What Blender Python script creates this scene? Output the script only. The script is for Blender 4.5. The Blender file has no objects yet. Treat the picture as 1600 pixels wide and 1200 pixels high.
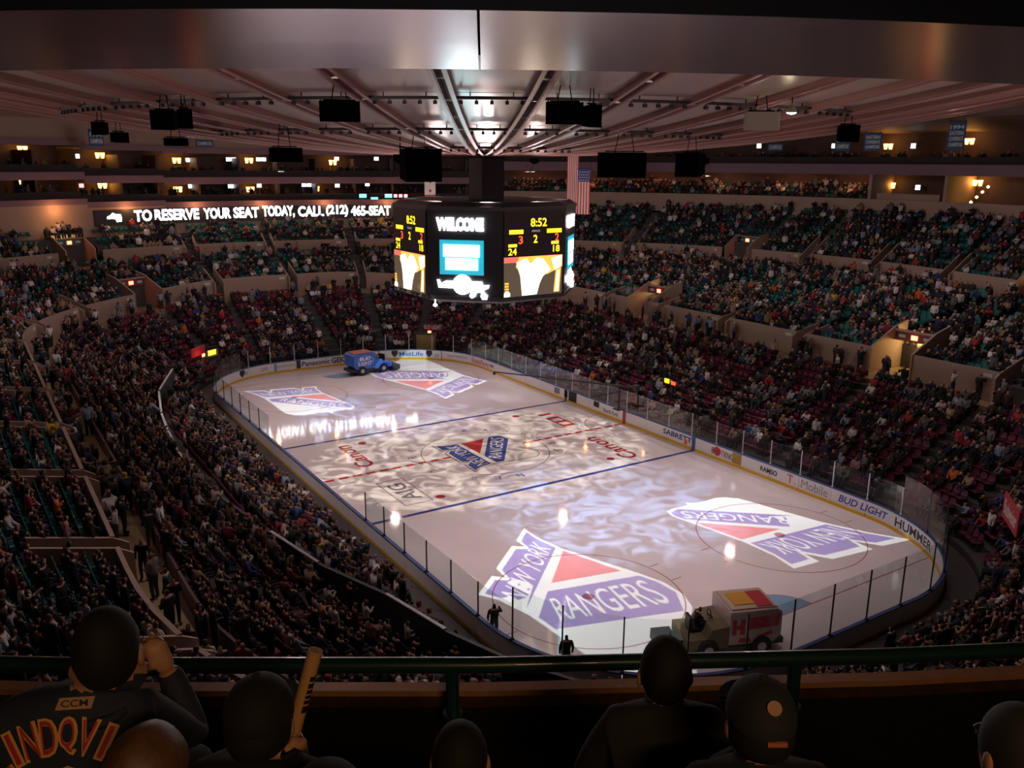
import bpy, bmesh, math, random
import numpy as np
from mathutils import Vector, Matrix
from mathutils.bvhtree import BVHTree
random.seed(11); RNG = np.random.default_rng(11)
PI = math.pi; TAU = 2 * PI
SC = bpy.context.scene; COL = SC.collection

# ------------------------------------------------------------------ camera
CAM = np.array([-29.9888, -50.3985, 20.0027]); YAW, PITCH, ROLL, FPX = 0.571124, -0.251212, 0.007802, 1347.543
_f = np.array([math.sin(YAW) * math.cos(PITCH), math.cos(YAW) * math.cos(PITCH), math.sin(PITCH)])
_r = np.array([math.cos(YAW), -math.sin(YAW), 0.0]); _u = np.cross(_r, _f)
_c, _s = math.cos(ROLL), math.sin(ROLL)
RX, UX, FX = _c * _r + _s * _u, -_s * _r + _c * _u, _f
cd = bpy.data.cameras.new('camera'); cam = bpy.data.objects.new('camera', cd); COL.objects.link(cam)
cd.sensor_width = 36; cd.lens = 36 * FPX / 1600; cd.clip_start = 0.1; cd.clip_end = 400
mw = Matrix.Identity(4)
for i in range(3):
    mw[i][0], mw[i][1], mw[i][2], mw[i][3] = RX[i], UX[i], -FX[i], CAM[i]
cam.matrix_world = mw
SC.camera = cam
def proj(p):
    c = np.asarray(p, float) - CAM
    d = c @ FX
    return 800 + FPX * (c @ RX) / d, 600 - FPX * (c @ UX) / d, d
def ray(x, y): return FX + (x - 800) / FPX * RX + (600 - y) / FPX * UX
def at_z(x, y, z): d = ray(x, y); return CAM + (z - CAM[2]) / d[2] * d
def at_d(x, y, dep): return CAM + dep * ray(x, y)
def at_r(x, y, r, far=True):
    d = ray(x, y); a = d[0]**2 + d[1]**2; b = CAM[0]*d[0] + CAM[1]*d[1]; c = CAM[0]**2 + CAM[1]**2 - r*r
    q = math.sqrt(max(b*b - a*c, 0)); t = (-b + q) / a if far else (-b - q) / a
    return CAM + t * d

# ------------------------------------------------------------------ world, exposure
w = bpy.data.worlds.new('world'); SC.world = w; w.use_nodes = True
w.node_tree.nodes['Background'].inputs[0].default_value = (0.06, 0.04, 0.045, 1)
w.node_tree.nodes['Background'].inputs[1].default_value = 0.15
SC.view_settings.view_transform = 'Standard'; SC.view_settings.look = 'None'
SC.view_settings.exposure = 1.05; SC.view_settings.gamma = 1.0; SC.view_settings.use_curve_mapping = False
cy = SC.cycles
cy.max_bounces = 5; cy.diffuse_bounces = 3; cy.glossy_bounces = 3; cy.transmission_bounces = 4; cy.transparent_max_bounces = 24
cy.caustics_reflective = False; cy.caustics_refractive = False; cy.sample_clamp_indirect = 4.0
cy.use_denoising = True

# ------------------------------------------------------------------ the lights of the hall and added fill lights
def look(o, target):
    d = Vector(target) - o.location
    o.rotation_euler = d.to_track_quat('-Z', 'Y').to_euler()
def spot(name, loc, target, watt, half_deg, color, blend=0.6, radius=0.25, pattern=None):
    ld = bpy.data.lights.new(name, 'SPOT'); o = bpy.data.objects.new(name, ld); COL.objects.link(o)
    o.location = loc; ld.energy = watt; ld.color = color; ld.spot_size = math.radians(2 * half_deg)
    ld.spot_blend = blend; ld.shadow_soft_size = radius; look(o, target)
    if pattern:                                   # a mottled gobo in the lamp, as moving stage lights have
        ld.use_nodes = True; nt = ld.node_tree; em = nt.nodes['Emission']
        tc = nt.nodes.new('ShaderNodeTexCoord'); mp = nt.nodes.new('ShaderNodeMapping')
        mp.inputs['Scale'].default_value = (pattern[0], pattern[0], 0.0); mp.inputs['Location'].default_value = (loc[0] * .37 + 3.1, loc[1] * .23 + 1.7, 0.5)
        nz = nt.nodes.new('ShaderNodeTexNoise'); nz.inputs['Scale'].default_value = 1.0
        nz.inputs['Detail'].default_value = 1.5; nz.inputs['Distortion'].default_value = 1.6
        rp = nt.nodes.new('ShaderNodeValToRGB')
        rp.color_ramp.elements[0].position = 0.42; rp.color_ramp.elements[0].color = (pattern[1],) * 3 + (1,)
        rp.color_ramp.elements[1].position = 0.68; rp.color_ramp.elements[1].color = (1, 1, 1, 1)
        nt.links.new(tc.outputs['Normal'], mp.inputs[0]); nt.links.new(mp.outputs[0], nz.inputs['Vector'])
        nt.links.new(nz.outputs['Fac'], rp.inputs[0]); nt.links.new(rp.outputs[0], em.inputs['Strength'])
    return o
L_ICE, L_STAND, L_CEIL = 1.0, 1.0, 1.0
def dish(r): return 20.6 + 0.0031 * r * r
# rink floodlights hung from the ceiling trusses
for k in range(8):
    a = math.radians(22.5 + 45 * k); r = 24.0
    x, y = r * math.sin(a), r * math.cos(a)
    tx, ty = max(-8, min(8, x * 0.55)), y * 0.80
    spot('rink_floodlight', (x, y, dish(r) - 0.9), (tx, ty, 0), 2500 * L_ICE, 34, (1.0, 0.77, 0.77), 0.8, 0.10)
# dim fill lights added over the stands to brighten them
for k in range(10):
    a = math.radians(36 * k + 9); r = 27.5
    spot('stand_fill_light', (r * math.sin(a), r * math.cos(a), dish(r) - 0.7),
         (46 * math.sin(a), 46 * math.cos(a), 6), 940 * L_STAND, 68, (1.0, 0.78, 0.81), 0.9, 0.5)
# mottled moving lights on the neutral zone and pale blue ones beyond it
for sx in (-1, 1):
    spot('moving_light', (14.5 * sx, 0, 20.6), (3.5 * sx, -0.3, 0), 7000 * L_ICE, 24, (1.0, 0.94, 0.76), 0.3, 0.03, (17.0, 0.0))
spot('moving_light', (-5, -16.5, 20.2), (1, -13.0, 0), 9000 * L_ICE, 24, (0.35, 0.58, 1.0), 0.8, 0.03, (13.0, 0.1))
spot('moving_light', (-12, 13, 20.4), (-1.5, 12.5, 0), 8000 * L_ICE, 22, (0.35, 0.55, 1.0), 0.8, 0.03, (13.0, 0.1))
# fill lights added above the scoreboard to brighten the hung ceiling
for k in range(8):
    a = math.radians(45 * k + 30.75); r = 4.4
    spot('ceiling_fill_uplight', (.25 + r * math.sin(a), r * math.cos(a), 18.0), (.25 + 26 * math.sin(a), 26 * math.cos(a), 23.6), 520 * L_CEIL, 60, (1.0, 0.72, 0.68), 0.9, 0.3)
# more fill lights, added along the rim to lift the hung ceiling
for k in range(12):
    a = math.radians(30 * k + 15); r = 38.8
    spot('ceiling_fill_rim', (r * math.sin(a), r * math.cos(a), 21.2), (18 * math.sin(a), 18 * math.cos(a), dish(18) + 1.5), 520 * L_CEIL, 62, (1.0, 0.66, 0.60), 1.0, 0.4)
# warm lamps under the far balconies
def warm_lamp(r, a, z, watt):
    ld = bpy.data.lights.new('balcony_lamp', 'POINT'); ld.energy = watt; ld.color = (1.0, 0.42, 0.16); ld.shadow_soft_size = 0.2
    o = bpy.data.objects.new('balcony_lamp', ld); COL.objects.link(o); t = math.radians(a); o.location = (r * math.sin(t), r * math.cos(t), z)
for a in (-22, -14, -6, 2, 10, 18): warm_lamp(54.6, a, 14.9, 70)
for a in (37, 45, 53, 61, 69, 76): warm_lamp(58.6, a, 18.9, 34)

# ------------------------------------------------------------------ helpers
MATS = {}
def M(name, col=(0.5, 0.5, 0.5), rough=0.6, metal=0.0, emit=None, es=1.0, spec=0.5, noise=None, coat=0.0, alpha_mix=None):
    if name in MATS: return MATS[name]
    m = bpy.data.materials.new(name); MATS[name] = m; m.use_nodes = True
    nt = m.node_tree; b = nt.nodes['Principled BSDF']
    b.inputs['Base Color'].default_value = (*col, 1); b.inputs['Roughness'].default_value = rough
    b.inputs['Metallic'].default_value = metal; b.inputs['Specular IOR Level'].default_value = spec
    b.inputs['Coat Weight'].default_value = coat
    if emit:
        b.inputs['Emission Color'].default_value = (*emit, 1); b.inputs['Emission Strength'].default_value = es
    if noise:                                     # (scale, amount): fine wear in the colour
        tc = nt.nodes.new('ShaderNodeTexCoord'); nz = nt.nodes.new('ShaderNodeTexNoise')
        nz.inputs['Scale'].default_value = noise[0]; nz.inputs['Detail'].default_value = 5
        mx = nt.nodes.new('ShaderNodeMix'); mx.data_type = 'RGBA'
        mx.inputs[6].default_value = tuple(max(0, c * (1 - noise[1])) for c in col) + (1,)
        mx.inputs[7].default_value = tuple(min(1, c * (1 + noise[1])) for c in col) + (1,)
        nt.links.new(tc.outputs['Object'], nz.inputs['Vector']); nt.links.new(nz.outputs['Fac'], mx.inputs[0])
        nt.links.new(mx.outputs[2], b.inputs['Base Color'])
    return m
def thin_glass(name, tint, refl):
    m = bpy.data.materials.new(name); MATS[name] = m; m.use_nodes = True; nt = m.node_tree
    nt.nodes.remove(nt.nodes['Principled BSDF']); out = nt.nodes['Material Output']
    t = nt.nodes.new('ShaderNodeBsdfTransparent'); t.inputs[0].default_value = (*tint, 1)
    g = nt.nodes.new('ShaderNodeBsdfGlossy'); g.inputs['Roughness'].default_value = 0.05
    fr = nt.nodes.new('ShaderNodeFresnel'); fr.inputs[0].default_value = 1.35
    mu = nt.nodes.new('ShaderNodeMath'); mu.operation = 'MULTIPLY'; mu.inputs[1].default_value = refl
    mx = nt.nodes.new('ShaderNodeMixShader')
    nt.links.new(fr.outputs[0], mu.inputs[0]); nt.links.new(mu.outputs[0], mx.inputs[0])
    nt.links.new(t.outputs[0], mx.inputs[1]); nt.links.new(g.outputs[0], mx.inputs[2]); nt.links.new(mx.outputs[0], out.inputs[0])
    return m
def filter_glass(name, col):
    m = bpy.data.materials.new(name); MATS[name] = m; m.use_nodes = True; nt = m.node_tree
    nt.nodes.remove(nt.nodes['Principled BSDF'])
    t = nt.nodes.new('ShaderNodeBsdfTransparent'); t.inputs[0].default_value = (*col, 1)
    nt.links.new(t.outputs[0], nt.nodes['Material Output'].inputs[0]); return m

def tag(o, label=None, cat=None, group=None, kind=None):
    if label: o['label'] = label
    if cat: o['category'] = cat
    if group: o['group'] = group
    if kind: o['kind'] = kind
    return o
def link(name, data, parent=None, loc=None, rz=0.0):
    o = bpy.data.objects.new(name, data); COL.objects.link(o)
    if parent is not None: o.parent = parent
    if loc is not None: o.location = loc
    if rz: o.rotation_euler = (0, 0, rz)
    return o
def empty(name, loc=(0, 0, 0), rz=0.0, parent=None):
    o = link(name, None, parent, loc, rz); o.empty_display_size = 0.2; return o
def mkmesh(name, verts, faces, mats, fm=None, smooth=False):
    me = bpy.data.meshes.new(name); me.from_pydata([tuple(map(float, v)) for v in verts], [], [tuple(map(int, f)) for f in faces])
    for m in (mats if isinstance(mats, (list, tuple)) else [mats]): me.materials.append(m)
    if fm is not None: me.polygons.foreach_set('material_index', np.asarray(fm, np.int32))
    if smooth: me.polygons.foreach_set('use_smooth', np.ones(len(me.polygons), bool))
    me.update(); return me

class MB:
    """collects simple solids into one mesh"""
    def __init__(s): s.v = []; s.f = []; s.m = []
    def add(s, vs, fs, mi=0, X=None):
        n = len(s.v)
        if X is not None: vs = [tuple(X @ Vector(v)) for v in vs]
        s.v += [tuple(v) for v in vs]; s.f += [tuple(i + n for i in f) for f in fs]; s.m += [mi] * len(fs); return s
    def box(s, c, d, mi=0, X=None, taper=None):
        x, y, z = c; a, b, h = d[0] / 2, d[1] / 2, d[2] / 2; t = taper or (1, 1)
        vs = [(x + i * a * (t[0] if k > 0 else 1), y + j * b * (t[1] if k > 0 else 1), z + k * h) for k in (-1, 1) for j in (-1, 1) for i in (-1, 1)]
        return s.add(vs, [(0, 2, 3, 1), (4, 5, 7, 6), (0, 1, 5, 4), (2, 6, 7, 3), (0, 4, 6, 2), (1, 3, 7, 5)], mi, X)
    def loft(s, rings, mi=0, X=None, caps=True):
        n = len(rings[0]); vs = [p for r in rings for p in r]; fs = []
        for k in range(len(rings) - 1):
            for i in range(n):
                j = (i + 1) % n; fs.append((k * n + i, k * n + j, (k + 1) * n + j, (k + 1) * n + i))
        if caps: fs.append(tuple(range(n))[::-1]); fs.append(tuple((len(rings) - 1) * n + i for i in range(n)))
        return s.add(vs, fs, mi, X)
    def tube(s, pts, r, n=6, mi=0, closed=False, X=None):
        pts = [Vector(p) for p in pts]; rings = []
        rr = r if isinstance(r, (list, tuple)) else [r] * len(pts)
        for i, p in enumerate(pts):
            a = pts[i - 1] if (i > 0 or closed) else p; b = pts[(i + 1) % len(pts)] if (i < len(pts) - 1 or closed) else p
            t = (b - a).normalized(); q = Vector((0, 0, 1)) if abs(t.z) < 0.95 else Vector((1, 0, 0))
            e = t.cross(q).normalized(); g = e.cross(t)
            rings.append([tuple(p + rr[i] * (math.cos(TAU * k / n) * e + math.sin(TAU * k / n) * g)) for k in range(n)])
        if closed: rings.append(rings[0])
        return s.loft(rings, mi, X, caps=not closed)
    def prism(s, poly, z0, z1, mi=0, X=None):
        return s.loft([[(x, y, z0) for x, y in poly], [(x, y, z1) for x, y in poly]], mi, X)
    def lathe(s, prof, n=12, mi=0, X=None):
        return s.loft([[(r * math.cos(TAU * k / n), r * math.sin(TAU * k / n), z) for k in range(n)] for r, z in prof], mi, X)
    def mesh(s, name, mats, smooth=False): return mkmesh(name, s.v, s.f, mats, s.m, smooth)
    def obj(s, name, mats, parent=None, loc=None, rz=0.0, smooth=False): return link(name, s.mesh(name, mats, smooth), parent, loc, rz)

_txt = {}
def text_geo(body, size=1.0, bold=0.0, res=3):
    """2-D glyph mesh of a line of lettering, centred, as (verts Nx2, faces)"""
    key = (body, size, bold, res)
    if key in _txt: return _txt[key]
    cu = bpy.data.curves.new('t', 'FONT'); cu.body = body; cu.size = size; cu.offset = bold; cu.resolution_u = res
    cu.align_x = 'CENTER'; cu.align_y = 'CENTER'
    o = bpy.data.objects.new('t', cu); COL.objects.link(o); dg = bpy.context.evaluated_depsgraph_get(); dg.update()
    me = bpy.data.meshes.new_from_object(o.evaluated_get(dg))
    V = np.array([v.co[:2] for v in me.vertices]).reshape(-1, 2); F = [tuple(p.vertices) for p in me.polygons]
    bpy.data.objects.remove(o); bpy.data.curves.remove(cu); bpy.data.meshes.remove(me)
    _txt[key] = (V, F); return V, F
def text_fit(body, wid, hei, bold=0.0):
    V, F = text_geo(body, 1.0, bold); V = V.copy()
    lo, hi = V.min(0), V.max(0); V = (V - (lo + hi) / 2) / np.maximum(hi - lo, 1e-6) * [wid, hei]
    return V, F
def text_splines(body):
    """outlines of a line of lettering as closed polylines in a unit box (0..1, 0..1, y down)"""
    cu = bpy.data.curves.new('t', 'FONT'); cu.body = body; cu.size = 1; cu.offset = 0.012
    o = bpy.data.objects.new('t', cu); COL.objects.link(o)
    for x in bpy.context.selected_objects: x.select_set(False)
    o.select_set(True); bpy.context.view_layer.objects.active = o
    bpy.ops.object.convert(target='CURVE')
    o = bpy.context.view_layer.objects.active; out = []
    for sp in o.data.splines:
        P = sp.bezier_points; pl = []
        for i in range(len(P)):
            a, b = P[i], P[(i + 1) % len(P)]
            for t in (0, 0.34, 0.67):
                q = (1-t)**3 * a.co + 3*(1-t)**2*t * a.handle_right + 3*(1-t)*t*t * b.handle_left + t**3 * b.co
                pl.append((q.x, q.y))
        out.append(np.array(pl))
    bpy.data.objects.remove(o)
    A = np.concatenate(out); lo, hi = A.min(0), A.max(0)
    return [np.stack([(p[:, 0] - lo[0]) / (hi[0] - lo[0]), 1 - (p[:, 1] - lo[1]) / (hi[1] - lo[1])], 1) for p in out]
def fill2d(loops, z=0.0):
    """flat mesh (verts, faces) of closed loops, loops inside loops being holes"""
    cu = bpy.data.curves.new('t', 'CURVE'); cu.dimensions = '2D'; cu.fill_mode = 'BOTH'
    for lp in loops:
        sp = cu.splines.new('POLY'); sp.points.add(len(lp) - 1); sp.use_cyclic_u = True
        for p, q in zip(sp.points, lp): p.co = (q[0], q[1], 0, 1)
    o = bpy.data.objects.new('t', cu); COL.objects.link(o); dg = bpy.context.evaluated_depsgraph_get(); dg.update()
    me = bpy.data.meshes.new_from_object(o.evaluated_get(dg))
    V = [(v.co.x, v.co.y, z) for v in me.vertices]; F = [tuple(p.vertices) for p in me.polygons]
    bpy.data.objects.remove(o); bpy.data.curves.remove(cu); bpy.data.meshes.remove(me)
    return V, F
def homo(src, dst):
    A = []
    for (x, y), (u, v) in zip(src, dst):
        A += [[x, y, 1, 0, 0, 0, -u*x, -u*y, -u], [0, 0, 0, x, y, 1, -v*x, -v*y, -v]]
    return np.linalg.svd(np.array(A))[2][-1].reshape(3, 3)
def hmap(h, P):
    P = np.asarray(P, float); q = np.c_[P, np.ones(len(P))] @ h.T; return q[:, :2] / q[:, 2:]

# ------------------------------------------------------------------ the rink outline and its offset curves
HW, HL, RC = 12.95, 30.48, 8.53
LX, LY = HW - RC, HL - RC
def make_path(dref):
    arc = PI / 2 * (RC + dref)
    pcs = [('l', 2*LY, (HW, -LY), (0, 1), (1, 0)), ('a', arc, (LX, LY), 0), ('l', 2*LX, (LX, HL), (-1, 0), (0, 1)), ('a', arc, (-LX, LY), 90),
           ('l', 2*LY, (-HW, LY), (0, -1), (-1, 0)), ('a', arc, (-LX, -LY), 180), ('l', 2*LX, (-LX, -HL), (1, 0), (0, -1)), ('a', arc, (LX, -LY), 270)]
    tot = sum(p[1] for p in pcs)
    def cn(u):
        u = u % tot
        for p in pcs:
            if u <= p[1]: break
            u -= p[1]
        if p[0] == 'l':
            return p[2][0] + p[3][0]*u, p[2][1] + p[3][1]*u, p[4][0], p[4][1]
        a = math.radians(p[3]) + u / p[1] * PI / 2; c, s = math.cos(a), math.sin(a)
        return p[2][0] + RC*c, p[2][1] + RC*s, c, s
    def inv(x, y):
        off = 0
        for p in pcs:
            if p[0] == 'l':
                t = (x - p[2][0]) * p[3][0] + (y - p[2][1]) * p[3][1]; n = (x - p[2][0]) * p[4][0] + (y - p[2][1]) * p[4][1]
                if -1e-6 <= t <= p[1] and n > -RC: return off + t
            else:
                a = math.degrees(math.atan2(y - p[2][1], x - p[2][0])) % 360
                if p[3] <= a <= p[3] + 90: return off + (a - p[3]) / 90 * p[1]
            off += p[1]
        return 0
    return cn, tot, inv
CN0, U0, INV0 = make_path(0.0)      # along the boards
CN, UT, INV = make_path(14.0)       # along the stands
def at_path(cn, u, d, z): x, y, nx, ny = cn(u); return (x + nx*d, y + ny*d, z)
def circ_d(u, r):
    x, y, nx, ny = CN(u); b = x*nx + y*ny; return -b + math.sqrt(b*b - x*x - y*y + r*r)
def az_of(x, y): return math.degrees(math.atan2(x, y))
def lerp_tab(tab, a):
    for (a0, v0), (a1, v1) in zip(tab, tab[1:]):
        if a <= a1: return v0 + (v1 - v0) * (a - a0) / (a1 - a0) if a > a0 else v0
    return tab[-1][1]

# ------------------------------------------------------------------ materials
CONC = M('dark_concrete', (0.075, 0.068, 0.068), 0.85, noise=(0.7, 0.25))
BEIGE = M('beige_wall', (0.40, 0.285, 0.225), 0.7, noise=(0.4, 0.12))
PURPLE = M('mauve_fascia', (0.21, 0.125, 0.165), 0.6)
BLACK = M('black_metal', (0.012, 0.012, 0.014), 0.5)
DARK = M('dark_grey', (0.035, 0.035, 0.04), 0.6)
WALKM = M('ochre_walkway', (0.34, 0.25, 0.12), 0.55, noise=(0.5, 0.2))
YELLOWI = M('yellow_lit_tunnel_wall', (0.75, 0.56, 0.12), 0.6)  # yellow lamplight in the tunnels is put into the wall colour
STEEL = M('stanchion_steel', (0.62, 0.62, 0.63), 0.35, 0.6)
WHITEP = M('white_paint', (0.80, 0.78, 0.78), 0.35)
GREENR = M('green_rail_paint', (0.012, 0.048, 0.044), 0.32, coat=0.3)
GREENS = M('teal_seat_plastic', (0.016, 0.155, 0.142), 0.42)
REDS = M('maroon_seat_plastic', (0.17, 0.028, 0.066), 0.45)
GLASS = thin_glass('rink_glass', (0.90, 0.93, 0.925), 0.16)

# ================================================================== THE SETTING
def outline(d, n_arc=14):
    P = []
    for cx, cy_, a0 in ((LX, LY, 0), (-LX, LY, 90), (-LX, -LY, 180), (LX, -LY, 270)):
        for k in range(n_arc + 1):
            a = math.radians(a0 + 90 * k / n_arc); P.append((cx + (RC + d) * math.cos(a), cy_ + (RC + d) * math.sin(a)))
    return P
# ---- ice
ICE = M('ice', (0.80, 0.74, 0.74), 0.055, spec=0.42)
nt = ICE.node_tree; bs = nt.nodes['Principled BSDF']; bs.inputs['IOR'].default_value = 1.33
tc = nt.nodes.new('ShaderNodeTexCoord'); n1 = nt.nodes.new('ShaderNodeTexNoise'); n1.inputs['Scale'].default_value = 0.35; n1.inputs['Detail'].default_value = 8
mx = nt.nodes.new('ShaderNodeMix'); mx.data_type = 'RGBA'; mx.inputs[6].default_value = (0.70, 0.635, 0.64, 1); mx.inputs[7].default_value = (0.84, 0.79, 0.79, 1)
n2 = nt.nodes.new('ShaderNodeTexNoise'); n2.inputs['Scale'].default_value = 3.0; n2.inputs['Detail'].default_value = 6
bp = nt.nodes.new('ShaderNodeBump'); bp.inputs['Strength'].default_value = 0.025; bp.inputs['Distance'].default_value = 0.05
nt.links.new(tc.outputs['Object'], n1.inputs[0]); nt.links.new(n1.outputs['Fac'], mx.inputs[0]); nt.links.new(mx.outputs[2], bs.inputs['Base Color'])
nt.links.new(tc.outputs['Object'], n2.inputs[0]); nt.links.new(n2.outputs['Fac'], bp.inputs['Height']); nt.links.new(bp.outputs[0], bs.inputs['Normal'])
o = MB().prism(outline(0.0), -0.12, 0.0).obj('ice_rink', ICE); tag(o, 'white sheet of ice inside the boards', kind='structure')
ICE_O = o
o = MB().lathe([(64, -0.6), (64, -0.13)], 64).obj('floor', CONC); tag(o, kind='structure')
# painted marks under the ice surface: thin coloured sheets, children of the ice
def imat(n, c): return M('ice_paint_' + n, c, 0.07, spec=0.42)
IB, IR, IRD, IW, IG, ILB = imat('blue', (0.06, 0.08, 0.28)), imat('red', (0.42, 0.045, 0.05)), imat('red_faint', (0.46, 0.22, 0.22)), imat('white', (0.84, 0.82, 0.82)), imat('grey', (0.20, 0.18, 0.20)), imat('light_blue', (0.26, 0.42, 0.60))
def decal(name, V, F, m, z=0.004, parent=None): return link(name, mkmesh(name, [(v[0], v[1], z) for v in V], F, m), parent or ICE_O)
def rect(x0, x1, y0, y1): return [(x0, y0), (x1, y0), (x1, y1), (x0, y1)], [(0, 1, 2, 3)]
def ringgeo(cx, cy_, r, w_, a0=0, a1=360, n=64):
    A = [math.radians(a0 + (a1 - a0) * k / n) for k in range(n + 1)]
    V = [(cx + q * math.cos(a), cy_ + q * math.sin(a)) for a in A for q in (r - w_ / 2, r + w_ / 2)]
    return V, [(2*k, 2*k+1, 2*k+3, 2*k+2) for k in range(n)]
for s in (-1, 1):
    decal('blue_line', *rect(-HW, HW, s * 7.77 - 0.15, s * 7.77 + 0.15), IB)
    xg = 11.2; decal('goal_line', *rect(-xg, xg, s * 27.13 - 0.04, s * 27.13 + 0.04), IRD)
    V, F = ringgeo(0, s * 27.13, 1.83, 0.05, 0 if s < 0 else 180, 180 if s < 0 else 360, 24); decal('crease_line', V, F, IRD, 0.006)
    P = [(0, s * 27.13)] + [(1.83 * math.cos(a), s * 27.13 - s * 1.83 * math.sin(a)) for a in np.linspace(0, PI, 25)]
    decal('goal_crease', P, [(0, k, k + 1) for k in range(1, 25)], ILB, 0.003)
    for t in (-1, 1):
        cx, cy_ = t * 6.71, s * 21.03
        decal('faceoff_circle', *ringgeo(cx, cy_, 4.57, 0.06), IRD)
        decal('faceoff_dot', *ringgeo(cx, cy_, 0.15, 0.3, n=20), IRD)
        decal('faceoff_dot', *ringgeo(t * 6.71, s * 6.1, 0.15, 0.3, n=20), IR)
        for h in (-1, 1):
            for e in (-1, 1):
                decal('hash_mark', *rect(min(cx + t*0 + e*4.57, cx + e*5.2), max(cx + e*4.57, cx + e*5.2), cy_ + h*0.85 - 0.03, cy_ + h*0.85 + 0.03), IRD)
for k in range(27):
    x0 = -HW + 0.15 + k * 0.955; decal('center_line_dash', *rect(x0, x0 + 0.62, -0.15, 0.15), IR, 0.007)
decal('center_line', *rect(-HW, HW, -0.13, 0.13), imat('pink', (0.62, 0.46, 0.45)), 0.005)
decal('center_circle', *ringgeo(0, -0.3, 4.57, 0.06), IG)
decal('referee_crease', *ringgeo(HW, 0, 3.05, 0.06, 90, 270, 32), IRD)
# letters around the centre circle
for k, ch in enumerate('NEW YORK   RANGERS   '):
    if ch == ' ': continue
    a = math.radians(265 - k * 360 / 21); V, F = text_fit(ch, 0.42, 0.62); c, s = math.cos(a), math.sin(a)
    decal('ring_letter', [(5.25 * c + x * s + y * c, -0.3 + 5.25 * s - x * c + y * s) for x, y in V], F, IG if k % 3 else IB, 0.006)
# lettering painted in the ice, read from the right-hand boards
def ice_text(body, c, wid, hei, m, bold=0.015):
    V, F = text_fit(body, wid, hei, bold); return decal('ice_lettering', [(c[0] - y, c[1] + x) for x, y in V], F, m, 0.006)
a, b = at_z(570, 724, 0), at_z(536, 702, 0); ice_text('Canon', ((a + b) / 2)[:2], 5.0, 1.25, IR)
a, b = at_z(986, 713, 0), at_z(922, 686, 0); ice_text('Canon', ((a + b) / 2)[:2], 5.2, 1.35, IR)
a = at_z(631, 768, 0); ice_text('AIG', a[:2], 3.0, 1.15, IG)
for (x0, x1, y0, y1) in ((-.95, -.88, -2.2, 2.2), (.88, .95, -2.2, 2.2), (-.95, .95, -2.2, -2.13), (-.95, .95, 2.13, 2.2)):
    decal('ice_lettering_box', *rect(a[0] + x0, a[0] + x1, a[1] + y0, a[1] + y1), IG, 0.006)
a = at_z(868, 655, 0)
for k in range(4): decal('ice_red_bar', *rect(a[0] - 0.6, a[0] + 0.6, a[1] - 2.0 + k * 1.1, a[1] - 1.6 + k * 1.1), IR, 0.006)
for (x0, x1) in ((-.6, -.42), (.42, .6)): decal('ice_red_bar', *rect(a[0] + x0, a[0] + x1, a[1] - 2.0, a[1] + 0.6), IR, 0.0065)

# ---- the club shield, in a unit box (x right, y down)
def arcpts(P): return P
SHIELD = [(0, 0), (.23, .005), (.285, .075), (.33, .0), (.67, .0), (.74, .075), (.77, .005), (1, 0), (.945, .11), (.93, .28), (.97, .5), (1.02, .75), (1.03, .86), (.98, .95), (.88, .985),
          (.72, .97), (.60, .985), (.56, 1.045), (.50, .985), (.36, .97), (.14, .985), (.04, .95), (-.02, .86), (-.01, .75), (.04, .5), (.075, .28), (.055, .11)]
def inset(P, k, c=(0.5, 0.5)): return [(c[0] + (x - c[0]) * k, c[1] + (y - c[1]) * k) for x, y in P]
NYB = [(.045, .03), (.21, .035), (.285, .115), (.345, .035), (.655, .035), (.74, .115), (.79, .035), (.955, .03), (.915, .12), (.90, .255), (.105, .255), (.085, .12)]
RNB = [(.10, .325), (.36, .315), (.985, .735), (1.0, .83), (.965, .915), (.80, .945), (.085, .415)]
RED = [(.46, .315), (.905, .305), (.955, .645)]
NYT = text_splines('NEW YORK'); RNT = text_splines('RANGERS')
ny_h = homo([(0, 0), (1, 0), (1, 1), (0, 1)], [(.13, .10), (.87, .10), (.865, .235), (.135, .235)])
rn_h = homo([(0, 0), (1, 0), (1, 1), (0, 1)], [(.30, .335), (.955, .755), (.84, .90), (.17, .425)])
NY_LOOPS = [hmap(ny_h, p) for p in NYT]; RN_LOOPS = [hmap(rn_h, p) for p in RNT]
CANON4 = [(0, 0), (1, 0), (.97, .97), (.03, .97)]
hC = homo(CANON4, [(-2.7, -3.45), (-2.65, 2.95), (3.16, 2.35), (3.25, -2.65)])
def shield_decals(h, z):
    pcs = [('shield_field', [SHIELD], IG, 0), ('shield_border', [inset(SHIELD, .975)], imat('ice_white', (0.74, 0.70, 0.67)), .0008),
           ('shield_band', [NYB] + NY_LOOPS, IB, .0016), ('shield_band', [RNB] + RN_LOOPS, IB, .0016), ('shield_triangle', [RED], IR, .0016)]
    for n, loops, m, dz in pcs:
        V, F = fill2d([hmap(h, p) for p in loops]); decal(n, V, F, m, z + dz)
shield_decals(hC, 0.0085)

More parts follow.
